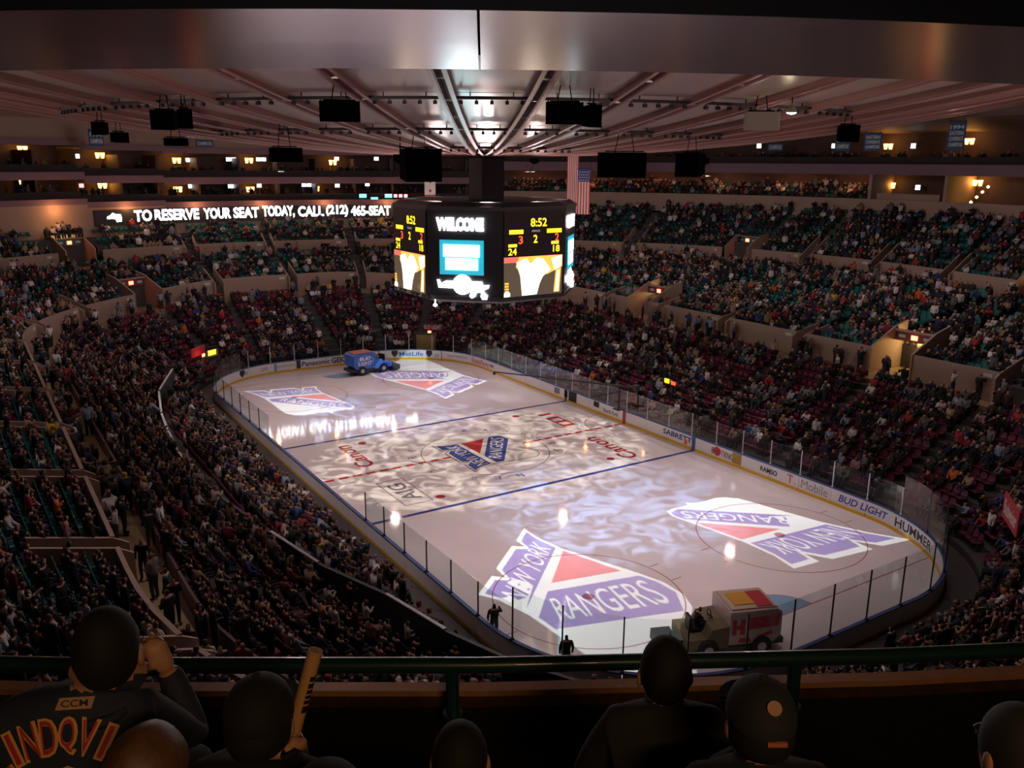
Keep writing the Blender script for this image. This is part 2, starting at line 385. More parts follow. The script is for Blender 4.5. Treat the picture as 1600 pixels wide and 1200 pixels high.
# ---- boards and glass
BOARDS = empty('rink_boards'); tag(BOARDS, 'white dasher boards with sponsor lettering and clear glass around the ice', kind='structure')
NSEG = 66
YELK = M('yellow_kick_plate', (0.78, 0.46, 0.02), 0.4); CAPM = M('board_cap_blue', (0.05, 0.10, 0.30), 0.4)
def seg_strip(s0, s1, d0, d1, z0, z1, n=5):
    mb = MB(); rings = []
    for k in range(n + 1):
        s = s0 + (s1 - s0) * k / n
        rings.append([at_path(CN0, s, d0, z0), at_path(CN0, s, d1, z0), at_path(CN0, s, d1, z1), at_path(CN0, s, d0, z1)])
    return mb.loft(rings)
LB0, LB1 = INV0(-HW, 7.5), INV0(-HW, -9.0)      # the team benches on the left: no glass there
for k in range(NSEG):
    s0, s1 = U0 * k / NSEG, U0 * (k + 1) / NSEG; e = 0.012
    sm = (s0 + s1) / 2; near = CN0(sm)[1] < -HL + 6.5; gh = 2.35 if near else 1.62
    seg_strip(s0 + e, s1 - e, 0.0, 0.12, 0.20, 1.02).obj('board_panel', WHITEP, BOARDS)
    seg_strip(s0 + e, s1 - e, -0.02, 0.12, 0.0, 0.20).obj('kick_plate', YELK, BOARDS)
    seg_strip(s0, s1, -0.02, 0.16, 1.02, 1.08).obj('board_cap', CAPM, BOARDS)
    bench = LB0 < sm < LB1
    if not bench:
        seg_strip(s0 + 0.03, s1 - 0.03, 0.055, 0.067, 1.08, 1.08 + gh).obj('glass_pane', GLASS, BOARDS)
        x, y, nx, ny = CN0(s0); a = math.atan2(ny, nx)
        MB().box((0, 0, gh / 2), (0.05, 0.055, gh)).box((0.03, 0, 0.04), (0.14, 0.12, 0.08)).obj('stanchion', STEEL if not (near or x < -HW + 3) else BLACK, BOARDS, (x + nx*.075, y + ny*.075, 1.08), a)
def board_mark(name, pxl, pyl, w_, z0, z1, m):
    q = at_z(pxl, pyl, 0.1); s = INV0(q[0], q[1]); seg_strip(s - w_/2, s + w_/2, -0.026, 0.0, z0, z1, 2).obj(name, m, BOARDS)
board_mark('blue_line_mark', 1083, 702, 0.32, 0, 1.03, CAPM); board_mark('blue_line_mark', 883.5, 625, 0.32, 0, 1.03, CAPM)
REDM = M('red_paint', (0.50, 0.03, 0.04), 0.4); board_mark('center_line_mark', 975, 660, 0.32, 0, 1.03, REDM)
board_mark('goal_line_mark', 690, 562, 0.08, 0, 1.03, REDM); board_mark('penalty_box_gate', 900, 628, 1.1, 0.18, 1.02, BLACK)
board_mark('portrait_sign', 890, 624, 0.5, 0.35, 0.95, M('sign_grey', (0.18, 0.14, 0.14), 0.5))
board_mark('grey_sign', 873, 619, 0.75, 0.4, 0.9, M('sign_green_grey', (0.22, 0.24, 0.22), 0.5))
board_mark('gold_sign', 1166, 724, 0.75, 0.25, 0.98, M('sign_gold', (0.45, 0.27, 0.04), 0.5)); board_mark('dark_sign', 459.5, 573, 0.42, 0.22, 1.0, M('sign_brown', (0.05, 0.03, 0.04), 0.5))
board_mark('blue_sign', 419.5, 577, 0.25, 0.22, 0.95, M('sign_blue', (0.16, 0.36, 0.62), 0.5)); board_mark('orange_sign', 1072, 697, 0.28, 0.25, 0.62, M('sign_orange', (0.7, 0.13, 0.02), 0.5))
board_mark('black_sign', 933, 643, 0.7, 0.52, 0.95, BLACK); board_mark('small_logo', 782, 578, 0.7, 0.5, 0.75, M('sign_mid_grey', (0.3, 0.28, 0.3), 0.5))
def board_text(body, x0, y0, x1, y1, zc, hei, col, bold=0.01, slant=0.0):
    """lettering on the boards between the two image points of its foot"""
    a, b = at_z(x0, y0, 0.12), at_z(x1, y1, 0.12); sa, sb = INV0(a[0], a[1]), INV0(b[0], b[1])
    dl = (sa - sb) % U0
    if dl > U0 / 2: dl -= U0
    V, F = text_fit(body, abs(dl), hei, bold); sc = sb + dl / 2
    pts = [at_path(CN0, sc - x - slant * y, -0.006, zc + y) for x, y in V]
    link('board_lettering', mkmesh('board_lettering', pts, F, M('ink_%d_%d_%d' % tuple(int(c * 99) for c in col), col, 0.5)), BOARDS)
NAVY, INK, GREY, RED_, BLUE_, PINK = (.03, .04, .16), (.02, .02, .025), (.28, .26, .27), (.62, .02, .04), (.04, .08, .42), (.72, .03, .22)
for t in [('.com', 398, 583, 412, 581, .6, .34, GREY), ('H', 374, 590, 379, 589, .6, .5, GREY), ('Optimum', 423, 579, 456, 575, .62, .46, (.33, .25, .24), 0.0), ('Panasonic', 466, 573, 512, 569, .60, .50, NAVY, .02),
          ('GEICO', 515, 569, 549, 566.5, .60, .58, INK, .03), ('MetLife', 624, 561, 661, 560.5, .60, .48, (.03, .22, .55), .02), ('.com', 677, 561.5, 685, 562, .5, .34, GREY), ('Oppenheimerfunds', 697, 563, 733, 567, .62, .34, GREY),
          ('StateFarm', 741, 568, 769, 577, .60, .52, RED_, .015), ('North Fork', 938, 648, 961, 657, .52, .36, INK, .01), ('SABRETT', 1032, 684, 1077, 701, .66, .40, NAVY, .03),
          ('877', 1112, 712, 1125, 717, .58, .44, INK), ('NY', 1125, 717, 1132, 720, .64, .44, RED_), ('KNICKS', 1132, 720, 1151, 728, .58, .44, INK),
          ('RAMSO', 1190, 741, 1213, 752, .60, .34, INK, .03), ('T', 1231, 757, 1240, 761, .60, .56, PINK, .0), ('. .', 1243, 762, 1251, 766, .42, .07, GREY, .0), ('Mobile', 1252, 766, 1290, 783, .60, .56, (.30, .28, .33), 0.0),
          ('BUD LIGHT', 1308, 790, 1373, 822, .60, .46, BLUE_, .02, .25), ('HUMMER', 1385, 828, 1437, 868, .58, .55, INK, .02)]:
    board_text(*t)
q = at_z(1105.5, 709, 0.6); s = INV0(q[0], q[1])
MB().add([at_path(CN0, s + 0.33 * math.cos(TAU*k/12), -0.012, 0.62 + 0.33 * math.sin(TAU*k/12)) for k in range(12)], [tuple(range(12))]).obj('red_ball_logo', REDM, BOARDS)
for px, py in ((671, 553), (617, 554), (364, 583)):
    q = at_z(px, py, 0.6); s = INV0(q[0], q[1])
    MB().add([at_path(CN0, s + a, -0.008, 0.62 + b) for a, b in ((-.32, .36), (.32, .36), (.34, .0), (0, -.36), (-.34, .0))], [(0, 1, 2, 3, 4)]).obj('shield_logo', DARK, BOARDS)

# ---- the stands: heights and widths of the tiers, all following the rink outline
def far_w(ny): return max(0.0, ny) ** 10
D_R0, D_R1, D_W1 = 1.7, 11.7, 13.6
PT = [tuple(at_z(x_, y_, 3.45)[:2]) for x_, y_ in ((270, 575), (248, 610), (252, 645), (262, 672), (278, 705), (303, 735), (345, 775), (420, 828), (500, 880), (600, 925), (700, 985), (800, 1030))] + [(-13.3, -32.5)]
def near_ledge(p):
    for (ax, ay), (bx, by) in zip(PT, PT[1:]):
        t = max(0, min(1, ((p[0]-ax)*(bx-ax) + (p[1]-ay)*(by-ay)) / ((bx-ax)**2 + (by-ay)**2)))
        if math.hypot(p[0]-ax-t*(bx-ax), p[1]-ay-t*(by-ay)) < .55: return True
    return False
def z_walk(u): return 5.0 + 0.8 * far_w(CN(u)[3])
RB = [(-180, 46), (-120, 46), (-90, 47), (-45, 50.5), (-22, 51.5), (10, 50), (65, 47.5), (100, 45), (140, 45), (180, 46)]
ZT = [(-180, 13.5), (-45, 12.3), (-20, 11.95), (20, 11.9), (40, 13.8), (60, 14.4), (180, 14.4)]
def r_b(u):
    x, y, nx, ny = CN(u); return lerp_tab(RB, az_of(x + nx * 25, y + ny * 25))
def z_top(u):
    x, y, nx, ny = CN(u); return lerp_tab(ZT, az_of(x + nx * 25, y + ny * 25))
R_TOP = 55.4
Z_B = 9.0
TIERS = {   # d0, d1, z0, z1 as functions of u
    'red': (lambda u: D_R0, lambda u: D_R1, lambda u: 0.55, lambda u: z_walk(u) - 0.25),
    'lower_green': (lambda u: D_W1 + 0.15, lambda u: circ_d(u, r_b(u)), lambda u: z_walk(u) + 1.15, lambda u: Z_B),
    'upper_green': (lambda u: circ_d(u, r_b(u) + 1.4), lambda u: circ_d(u, R_TOP), lambda u: Z_B + 1.15, lambda u: z_top(u))}
NSEC = 30
def in_view(p, m=300):
    x, y, d = proj(p); return d > 1 and -m < x < 1600 + m and -m < y < 1200 + m
PORTAL_L = [INV(30.3, 14.4), INV(30.0, -13.6), INV(-14.6, 42.5)]
PORTAL_U = [INV(*at_z(1142, 381, 11.3)[:2]), INV(*at_z(1598, 437, 11.3)[:2]), INV(*at_z(112, 384, 11.3)[:2])]
PW = 1.7                                            # half width of a portal
OFFS = {}
DOORS = [(INV(*at_z(318, 578, .3)[:2]), 6.2), (INV(*at_z(672, 545, .3)[:2]), 3.4)]
SLOTS = []                                          # (tier, section, row, seat, position, facing, n_row, side)
def tier_sections(tier):
    port = PORTAL_L if tier == 'lower_green' else PORTAL_U if tier == 'upper_green' else []
    out = []
    for i in range(NSEC):
        a, b = UT * i / NSEC, UT * (i + 1) / NSEC; cut = [p for p in port if a - PW < p < b + PW]
        segs = [(a, b)]
        for p in cut:
            segs = [q for s0, s1 in segs for q in ((s0, min(s1, p - PW)), (max(s0, p + PW), s1)) if q[1] - q[0] > 0.9]
        out += [(i, s0, s1, 0.0) for s0, s1 in segs]
    for p in port: out.append((int(p / (UT / NSEC)), p - PW, p + PW, 2.6 if tier == 'lower_green' else 1.6))
    return out
for tier, (D0, D1, Z0, Z1) in TIERS.items():
    for sec, ua, ub, back in tier_sections(tier):
        um = (ua + ub) / 2
        if not any(in_view(at_path(CN, u, d, z)) for u in (ua, um, ub) for d, z in ((D0(um), Z0(um)), (D1(um), Z1(um)))): continue
        run = D1(um) - D0(um); N = max(2, round(run / 0.86)); skip = 0
        if back: skip = min(N - 1, math.ceil(back / (run / N)))
        n = max(2, int((ub - ua) / 1.6)); US = [ua + (ub - ua) * k / n for k in range(n + 1)]
        V = []; F = []
        zprev = None
        for j in range(skip, N):
            base = len(V); last = j == N - 1
            for u in US:
                d0, d1, z0, z1 = D0(u), D1(u), Z0(u), Z1(u); f0, f1 = j / N, (j + 1) / N
                zj = z0 + (z1 - z0) * j / (N - 1); zb = -0.1 if j == skip else z0 + (z1 - z0) * (j - 1) / (N - 1)
                da, db = d0 + (d1 - d0) * f0, d0 + (d1 - d0) * f1
                V += [at_path(CN, u, da, zb), at_path(CN, u, da, zj), at_path(CN, u, db, zj)]
            for k in range(n):
                a = base + 3 * k; b = a + 3
                F += [(a, a + 1, b + 1, b), (a + 1, a + 2, b + 2, b + 1)]
        o = link('seating_terrace', mkmesh('seating_terrace', V, F, CONC)); tag(o, kind='structure')
        # seats
        aisle = 0.42 if not back else 0.3
        for j in range(skip, N):
            fj = (j + 0.62) / N; dm = D0(um) + run * fj
            p, q = np.array(at_path(CN, um, dm, 0)), np.array(at_path(CN, um + 0.1, dm, 0)); sc = np.linalg.norm(q - p) / 0.1
            step = 0.56 / max(sc, 0.2); cnt = int((ub - ua - 2 * aisle / max(sc, 0.2)) / step)
            OFFN = OFFS.get((tier, sec, j - skip), 0)
            for i in range(cnt):
                u = um + (i - (cnt - 1) / 2) * step; d0, d1, z0, z1 = D0(u), D1(u), Z0(u), Z1(u)
                x, y, nx, ny = CN(u); d = d0 + (d1 - d0) * fj; z = z0 + (z1 - z0) * j / (N - 1)
                if tier == 'red' and any(abs(u - ud) < 2.0 and d < dd for ud, dd in DOORS): continue
                if tier == 'red' and near_ledge((x + nx*d, y + ny*d)): continue
                SLOTS.append((tier, sec, j - skip, i + OFFN, (x + nx*d, y + ny*d, z), math.atan2(ny, nx) + PI / 2, cnt, u))
            OFFS[(tier, sec, j - skip)] = OFFN + cnt
def ring_obj(name, mat, prof, ua, ub, step=1.5, closed=True, kind='structure', label=None, cat=None):
    """sweep a (d, z) profile (functions of u or numbers) along the stands"""
    n = max(1, int((ub - ua) / step)); mb = MB(); rings = []
    for k in range(n + 1):
        u = ua + (ub - ua) * k / n; rings.append([at_path(CN, u, d(u) if callable(d) else d, z(u) if callable(z) else z) for d, z in prof])
    mb.loft(rings, caps=closed); o = mb.obj(name, mat); return tag(o, label, cat, kind=kind)
# the walkway between the maroon and the teal seats, its kerb rail and its back wall
ring_obj('walkway', WALKM, [(D_R1, lambda u: z_walk(u) - .25), (D_W1 + .2, lambda u: z_walk(u) - .25), (D_W1 + .2, z_walk), (D_R1, z_walk)], 0, UT)
ring_obj('walkway', CONC, [(lambda u: circ_d(u, r_b(u)), Z_B - .2), (lambda u: circ_d(u, r_b(u) + 1.4), Z_B - .2), (lambda u: circ_d(u, r_b(u) + 1.4), Z_B), (lambda u: circ_d(u, r_b(u)), Z_B)], 0, UT)
ring_obj('walkway', CONC, [(0.2, -0.1), (D_R0 + .1, -0.1), (D_R0 + .1, 0.12), (0.2, 0.12)], 0, UT)
def split_around(u0, u1, gaps):
    segs = [(u0, u1)]
    for g0, g1 in gaps: segs = [q for a, b in segs for q in ((a, min(b, g0)), (max(a, g1), b)) if q[1] - q[0] > 0.25]
    return segs
AISLE = 0.5; PLATES = []
SIGNW = M('white_sign', (0.62, 0.66, 0.62), 0.5)
for tier, port, dw, z0f, z1 in (('l', PORTAL_L, lambda u: D_W1, z_walk, 1.95), ('u', PORTAL_U, lambda u: circ_d(u, r_b(u) + 1.3), lambda u: Z_B, 1.8)):
    for i in range(NSEC):
        a, b = UT * i / NSEC + AISLE, UT * (i + 1) / NSEC - AISLE; um = (a + b) / 2
        if not in_view(at_path(CN, um, dw(um), z0f(um) + 1), 60): continue
        for s0, s1 in split_around(a, b, [(p - PW, p + PW) for p in port]):
            ring_obj('wall_front', BEIGE, [(lambda u: dw(u) - .06, z0f), (lambda u: dw(u) + .1, z0f), (lambda u: dw(u) + .1, lambda u: z0f(u) + z1), (lambda u: dw(u) - .06, lambda u: z0f(u) + z1)], s0, s1)
            if s1 - s0 > 3:
                u = s0 + 0.7; p = at_path(CN, u, dw(u) - .09, z0f(u) + z1 - .35); x, y, nx, ny = CN(u)
                o = MB().box((0, 0, 0), (.03, .62, .26)).obj('section_sign', SIGNW, None, p, math.atan2(ny, nx)); PLATES.append((tier, p, o))
        # sloping cheek walls on both sides of the aisle stairs
        for u, sg in ((a, 1), (b, -1)):
            if any(abs(u - p) < PW + .3 for p in port): continue
            D0, D1, Z0, Z1 = TIERS['lower_green' if tier == 'l' else 'upper_green']
            L = min(3.2, (D1(u) - D0(u)) * 0.5); sl = (Z1(u) - Z0(u)) / (D1(u) - D0(u)); x, y, nx, ny = CN(u)
            d = dw(u) - 0.5; zt = z0f(u)
            mb = MB(); P = [(d, zt), (d + L, zt), (d + L, zt + z1 + sl * L), (d + .5, zt + z1 - .05), (d, zt + z1 - .35)]
            T = Vector((-ny, nx, 0)) * 0.07
            A = [Vector((x + nx*q, y + ny*q, z)) for q, z in P]
            mb.loft([[tuple(v - T) for v in A], [tuple(v + T) for v in A]])
            o = mb.obj('aisle_wall', BEIGE); tag(o, kind='structure')
for tier in 'lu':
    for side in (-1, 1):
        ls = sorted([(p[1], o) for t, p, o in PLATES if t == tier and p[0]*side > 0], key=lambda q: q[0])
        for i, (_, o) in enumerate(ls): tag(o, f"white section plate on beige wall, {'lower' if tier == 'l' else 'upper'} walkway, {'left' if side < 0 else 'right'} side, {i + 1}{('st', 'nd', 'rd')[i] if i < 3 else 'th'} from near end", 'sign', 'section plates on the walls')
# portals: tunnel mouths set back in the seats, with header, lit sign and walls tinted as yellow-lit
EXITR = M('exit_sign_red', (0.6, 0.05, 0.03), 0.5, emit=(1.0, 0.10, 0.05), es=5.0)
EXITG = M('portal_sign_green', (0.04, 0.16, 0.13), 0.5); HEADM = M('portal_header_mauve', (0.20, 0.06, 0.09), 0.5)
def portal(u, d, zf, back, upper):
    x, y, nx, ny = CN(u); a = math.atan2(ny, nx)
    root = empty('exit_portal', (x + nx*d, y + ny*d, zf), a); tag(root, kind='structure')
    w_ = PW - 0.12
    for s in (-1, 1):
        MB().loft([[(-.15, s*w_, 0), (back + 1.5, s*w_, 0), (back + 1.5, s*w_, 3.1 + .2*back), (back, s*w_, 3.0 + .1*back), (-.15, s*w_, 1.95)],
                   [(-.15, s*(w_ + .16), 0), (back + 1.5, s*(w_ + .16), 0), (back + 1.5, s*(w_ + .16), 3.1 + .2*back), (back, s*(w_ + .16), 3.0 + .1*back), (-.15, s*(w_ + .16), 1.95)]]).obj('side_wall', BEIGE, root)
    MB().box((back + .15, 0, 2.62), (.3, 2*w_, .72)).obj('header', EXITG if upper else HEADM, root)
    MB().box((back + .1, 0, 3.02), (.5, 2*w_ + .3, .1)).obj('header_cap', BEIGE, root)
    MB().box((back + 1.6, 0, 1.15), (.1, 2*w_, 2.3)).obj('tunnel_wall', YELLOWI, root)
    MB().box((back + .8, 0, -.02), (2*back + 3, 2*w_, .06)).obj('tunnel_floor', WALKM, root)
    MB().box((back - .02, 0.0, 2.60), (.06, .5, .34)).obj('exit_sign', EXITR, root)
    for s in (-1, 1): MB().box((back - .015, s*1.0, 2.62), (.03, .55, .22)).obj('header_plate', SIGNW, root)
    ld = bpy.data.lights.new('portal_lamp', 'POINT'); ld.energy = 90; ld.color = (1.0, .70, .25); ld.shadow_soft_size = .2
    lo = link('portal_lamp', ld, root, (back + .9, 0, 2.1)); return root
for p in PORTAL_L: portal(p, D_W1, z_walk(p), 2.6, False)
for p in PORTAL_U: portal(p, circ_d(p, r_b(p) + 1.3), Z_B, 1.6, True)
# kerb rail along the inner edge of the walkway (left side, close to the viewer)
RAILM = M('mauve_rail', (0.10, 0.05, 0.075), 0.5)
ua, ub = INV(-26, 24), INV(-20, -36)
k = 0
while ua + k * 3.4 < ub:
    s0, s1 = ua + k*3.4 + .06, ua + (k+1)*3.4 - .06
    ring_obj('kerb_wall', RAILM, [(D_R1 + .02, lambda u: z_walk(u) - .3), (D_R1 + .12, lambda u: z_walk(u) - .3), (D_R1 + .12, lambda u: z_walk(u) + .75), (D_R1 + .02, lambda u: z_walk(u) + .75)], s0, s1)
    k += 1
# ledge wall with a pale cap across the left maroon section

PARTM = M('partition_grey', (0.05, 0.055, 0.065), 0.5); CAPW = M('partition_cap_white', (0.72, 0.74, 0.80), 0.3)
def slab(P, z0, z1, t):
    mb = MB(); R = []
    for i, p in enumerate(P):
        a = Vector(P[max(i-1, 0)]); b = Vector(P[min(i+1, len(P)-1)]); n = Vector(((b-a).y, -(b-a).x)).normalized() * t
        R.append([(p[0]-n.x, p[1]-n.y, z0), (p[0]+n.x, p[1]+n.y, z0), (p[0]+n.x, p[1]+n.y, z1), (p[0]-n.x, p[1]-n.y, z1)])
    return mb.loft(R)
o = slab(PT, 1.2, 3.42, .08).obj('ledge_wall', PARTM); tag(o, kind='structure')
for a, b in ((0, 1), (1, 2), (2, 3), (3, 4), (4, 5), (5, 6), (7, 8), (9, 10)):
    P = [Vector(PT[a]).lerp(Vector(PT[b]), t) for t in (.04, .96)]
    slab([tuple(q) for q in P], 3.42, 3.47, .07).obj('ledge_cap', CAPW, o)

# ================================================================== CEILING
def pol(r, a, z): t = math.radians(a); return (r * math.sin(t), r * math.cos(t), z)      # a = degrees from the far end, clockwise
CEILM = M('ceiling_panel_satin', (0.56, 0.43, 0.38), 0.33, spec=0.6, noise=(0.15, 0.08))
RIBM = M('ceiling_rib_flange', (0.50, 0.29, 0.27), 0.4); SLOTM = M('ceiling_slot_black', (0.01, 0.01, 0.012), 0.7)
CEIL = empty('ceiling'); tag(CEIL, kind='structure')
def arc_grid(rs, zs, a0, a1, na, flip=False):
    V = [pol(r, a0 + (a1 - a0) * k / na, z) for r, z in zip(rs, zs) for k in range(na + 1)]; n = na + 1
    F = [(i*n + k, i*n + k + 1, (i+1)*n + k + 1, (i+1)*n + k) for i in range(len(rs) - 1) for k in range(na)]
    return V, F
back_rs = np.linspace(1.5, 47, 24)
V, F = arc_grid(back_rs, [dish(r) + 0.16 for r in back_rs], 0, 360, 96); link('ceiling_deck', mkmesh('ceiling_deck', V, F, SLOTM), CEIL)
RINGS = [3.0, 10.9, 18.3, 24.9, 32.0, 39.5, 47.0]
for r0, r1 in zip(RINGS, RINGS[1:]):
    rs = np.linspace(r0 + .04, r1 - .04, 5); V = []; F = []
    for dz in (0.0, 0.05):
        for r in rs:
            h = 3.75 - math.degrees(0.21 / r)
            for k in range(3): V.append(pol(r, -h + h * k, dish(r) + dz))
    n = len(rs) * 3
    for i in range(len(rs) - 1):
        for k in range(2): F += [(i*3 + k, i*3 + k + 1, i*3 + k + 4, i*3 + k + 3)]
    edge = [0, 1, 2] + [3*i + 2 for i in range(1, len(rs))] + [n - 2, n - 3] + [3*i for i in range(len(rs) - 2, 0, -1)]
    for a, b in zip(edge, edge[1:] + edge[:1]): F.append((a, b, b + n, a + n))
    me = mkmesh('ceiling_panel', V, F, CEILM, smooth=False)
    for k in range(48):
        o = link('ceiling_panel', me, CEIL); o.rotation_euler = (0, 0, math.radians(7.5 * k))
mb = MB()
for s in (-1, 1):
    rings = [[(s*.17 - .035, r, dish(r) + .1), (s*.17 + .035, r, dish(r) + .1), (s*.17 + .035, r, dish(r) - .24), (s*.17 - .035, r, dish(r) - .24)] for r in np.linspace(2.2, 46.5, 16)]
    mb.loft(rings)
    rings = [[(s*.17, r, dish(r) - .24), (s*.17 + s*.16, r, dish(r) - .24), (s*.17 + s*.16, r, dish(r) - .28), (s*.17, r, dish(r) - .28)] for r in np.linspace(2.2, 46.5, 16)]
    mb.loft(rings if s > 0 else [x[::-1] for x in rings])
rib_me = mb.mesh('ceiling_rib', RIBM)
clip_me = MB()
for r in np.arange(6, 45, 3.1): clip_me.box((0, r, dish(r) - .2), (.30, .10, .06))
clip_me = clip_me.mesh('rib_clip', STEEL)
for k in range(48):
    o = link('ceiling_rib', rib_me, CEIL); o.rotation_euler = (0, 0, math.radians(7.5 * k + 3.75)); link('rib_clip', clip_me, o)
# light trusses: dark bars with small lamps, one per bay
LAMPB = M('lamp_housing', (0.02, 0.02, 0.022), 0.5)
def truss_mesh(r, nl):
    mb = MB(); h = 3.1 if r > 20 else 2.7
    n = 6; R = []
    for k in range(n + 1):
        a = -h + 2*h*k/n; x, y, z = pol(r, a, dish(r) - .30); R.append([(x, y - .09, z + .05), (x, y + .09, z + .05), (x, y + .09, z + .16), (x, y - .09, z + .16)])
    mb.loft(R)
    for k in range(nl):
        a = -h*.85 + 1.7*h*k/(nl-1); x, y, z = pol(r, a, dish(r) - .42); mb.box((x, y, z + .06), (.13, .16, .13)); mb.box((x, y, z + .15), (.04, .04, .1))
    for a in (-h*.6, h*.6): x, y, z = pol(r, a, dish(r) - .08); mb.box((x, y, z), (.04, .04, .34))
    return mb.mesh('light_truss', LAMPB)
BARS = {}
for r, nl, (a0, a1) in ((24.9, 5, (165, 270)), (18.3, 4, (170, 262)), (10.9, 3, (185, 240))):
    me = truss_mesh(r, nl)
    for k in range(48):
        a = 7.5 * k
        if not a0 < a < a1: continue
        p = pol(r, a, dish(r)); x, y, d = proj(p)
        if not -30 < x < 1630: continue
        o = link('light_truss', me); o.rotation_euler = (0, 0, -math.radians(a))
        ordw = 'outer' if r > 20 else 'middle' if r > 15 else 'inner'
        BARS.setdefault(ordw, []).append((x, o))
ordn = ['first', 'second', 'third', 'fourth', 'fifth', 'sixth', 'seventh', 'eighth', 'ninth', 'tenth', 'eleventh', 'twelfth', 'thirteenth', 'fourteenth', 'fifteenth', 'sixteenth', 'seventeenth', 'eighteenth', 'nineteenth', 'twentieth']
for ordw, lst in BARS.items():
    for i, (x, o) in enumerate(sorted(lst, key=lambda q: q[0])): tag(o, f'black lamp bar between ceiling ribs, {ordw} ring, {ordn[i]} from the left', 'lamp bar', f'{ordw} ring of ceiling lamp bars')
# near soffit: satin metal ring overhead, split in big panels, black beyond
SOFF = M('soffit_metal', (0.60, 0.52, 0.53), 0.20, 0.8, noise=(0.12, 0.10))
AC = 210.75                                       # bearing of the camera from the centre
J = 210.85
for a0, a1 in ((J - 48, J - 24), (J - 24, J), (J, J + 24), (J + 24, J + 48)):
    V, F = arc_grid([40.0, 42.2, 44.6], [21.84, 22.05, 22.29], a0 + .03, a1 - .03, 16)
    n = len(V); V2 = [(x, y, z + .25) for x, y, z in V]; V3, F3 = list(V) + V2, list(F) + [tuple(i + n for i in f[::-1]) for f in F]
    b = 17
    F3 += [(k, k + n, k + 1 + n, k + 1) for k in range(16)]
    F3 += [(0, b, b + n, n), (b, 2*b, 2*b + n, b + n), (16, 16 + n, b + 16 + n, b + 16), (b + 16, b + 16 + n, 2*b + 16 + n, 2*b + 16)]
    link('soffit_panel', mkmesh('soffit_panel', V3, F3, SOFF), CEIL)
V, F = arc_grid([40.1, 40.1, 44.55, 44.55, 62.5], [22.1, 25.6, 25.6, 22.24, 22.0], AC - 60, AC + 60, 40); link('soffit_backing', mkmesh('soffit_backing', V, F, M('matt_black', (.004, .004, .004), 1.0, spec=.05)), CEIL)
# outer ceiling beyond the dish
OUTC = M('outer_ceiling', (0.34, 0.24, 0.20), 0.7)
V, F = arc_grid([46.9, 52, 62.5], [dish(47) + .1, 24.5, 23.4], AC + 60, AC + 300, 60); link('outer_ceiling', mkmesh('outer_ceiling', V, F, OUTC), CEIL)

# ================================================================== FAR TIERS
SUITE = M('suite_wall_brown', (0.10, 0.055, 0.045), 0.7, noise=(0.6, 0.3)); SUITED = M('suite_dark', (0.03, 0.022, 0.022), 0.7)
def arc_slab(name, m, r0, r1, z0, z1, a0, a1, parent=None):
    n = max(2, int((a1 - a0) / 2.5)); mb = MB()
    mb.loft([[pol(r0, a, z0), pol(r1, a, z0), pol(r1, a, z1), pol(r0, a, z1)] for a in [a0 + (a1 - a0)*k/n for k in range(n + 1)]])
    o = mb.obj(name, m, parent); return o if parent else tag(o, kind='structure')
# outer wall of the hall
arc_slab('wall_outer', SUITE, 61.6, 62.2, -0.1, 24.6, AC - 300 + 360 - 360, AC - 60)
SPL = 31.5
# left / far-end side: ribbon board, two levels of suites
for a0, a1, dz in ((-55, -18.3, .62), (-18.3, -9.5, .22), (-9.5, SPL, 0.0)):
    arc_slab('suite_fascia', PURPLE, 55.7, 56.1, 17.3 + dz, 18.1 + dz, a0, a1); arc_slab('suite_floor', SUITED, 56.1, 61.6, 17.5 + dz, 17.7 + dz, a0, a1)
    arc_slab('suite_fascia', PURPLE, 55.7, 56.1, 14.75 + dz, 15.35 + dz, a0, a1); arc_slab('suite_floor', SUITED, 56.1, 61.6, 14.9 + dz, 15.1 + dz, a0, a1)
    arc_slab('suite_fascia', PURPLE, 55.6, 56.0, 20.75 + dz, 21.35 + dz, a0, a1); arc_slab('suite_ceiling', OUTC, 56.0, 61.6, 20.9 + dz, 21.1 + dz, a0, a1)
    arc_slab('wall_upper', BEIGE, 56.2, 56.5, 21.35 + dz, 24.6, a0, a1)
    arc_slab('wall_back', BEIGE, 55.75, 56.0, 11.2, 14.75 + dz, a0, a1)
    arc_slab('suite_counter', SUITED, 57.2, 57.5, 15.1 + dz, 16.05 + dz, a0, a1); arc_slab('suite_counter', SUITED, 57.2, 57.5, 17.7 + dz, 18.85 + dz, a0, a1)
# right side: beige balcony front, a tier of seats, mauve fascia, upper tier
arc_slab('balcony_front', BEIGE, 55.6, 56.0, 14.3, 16.45, SPL, 130); arc_slab('balcony_floor', CONC, 56.0, 61.6, 15.6, 15.8, SPL, 130)
arc_slab('balcony_fascia', PURPLE, 55.6, 56.0, 19.05, 20.15, SPL, 130); arc_slab('balcony_ceiling', OUTC, 56.0, 61.6, 19.2, 19.4, SPL, 130)
arc_slab('balcony_floor', SUITED, 57.0, 61.6, 19.5, 19.7, SPL, 130); arc_slab('suite_counter', SUITED, 57.4, 57.7, 19.7, 20.9, SPL, 130)
for j, (r, z) in enumerate(((57.0, 15.9), (58.3, 16.35), (59.6, 16.8))):
    arc_slab('balcony_step', CONC, r, r + 1.35, z - .2, z, SPL, 80)
    for k in range(int((79 - SPL) / 0.56)):
        a = SPL + .5 + k * .56; p = pol(r + .75, a, z); SLOTS.append(('balcony', 40, j, k, p, -math.radians(a) + PI, 90, 0))
for z0, z1 in ((15.8, 19.2),):                      # the room in the balcony and its dividers
    for a in (79.6, 88.0): arc_slab('balcony_divider', BEIGE, 56.0, 61.5, z0, z1, a, a + .35)
    arc_slab('balcony_parapet', BEIGE, 56.3, 56.6, 15.8, 17.1, 80.5, 87.5)
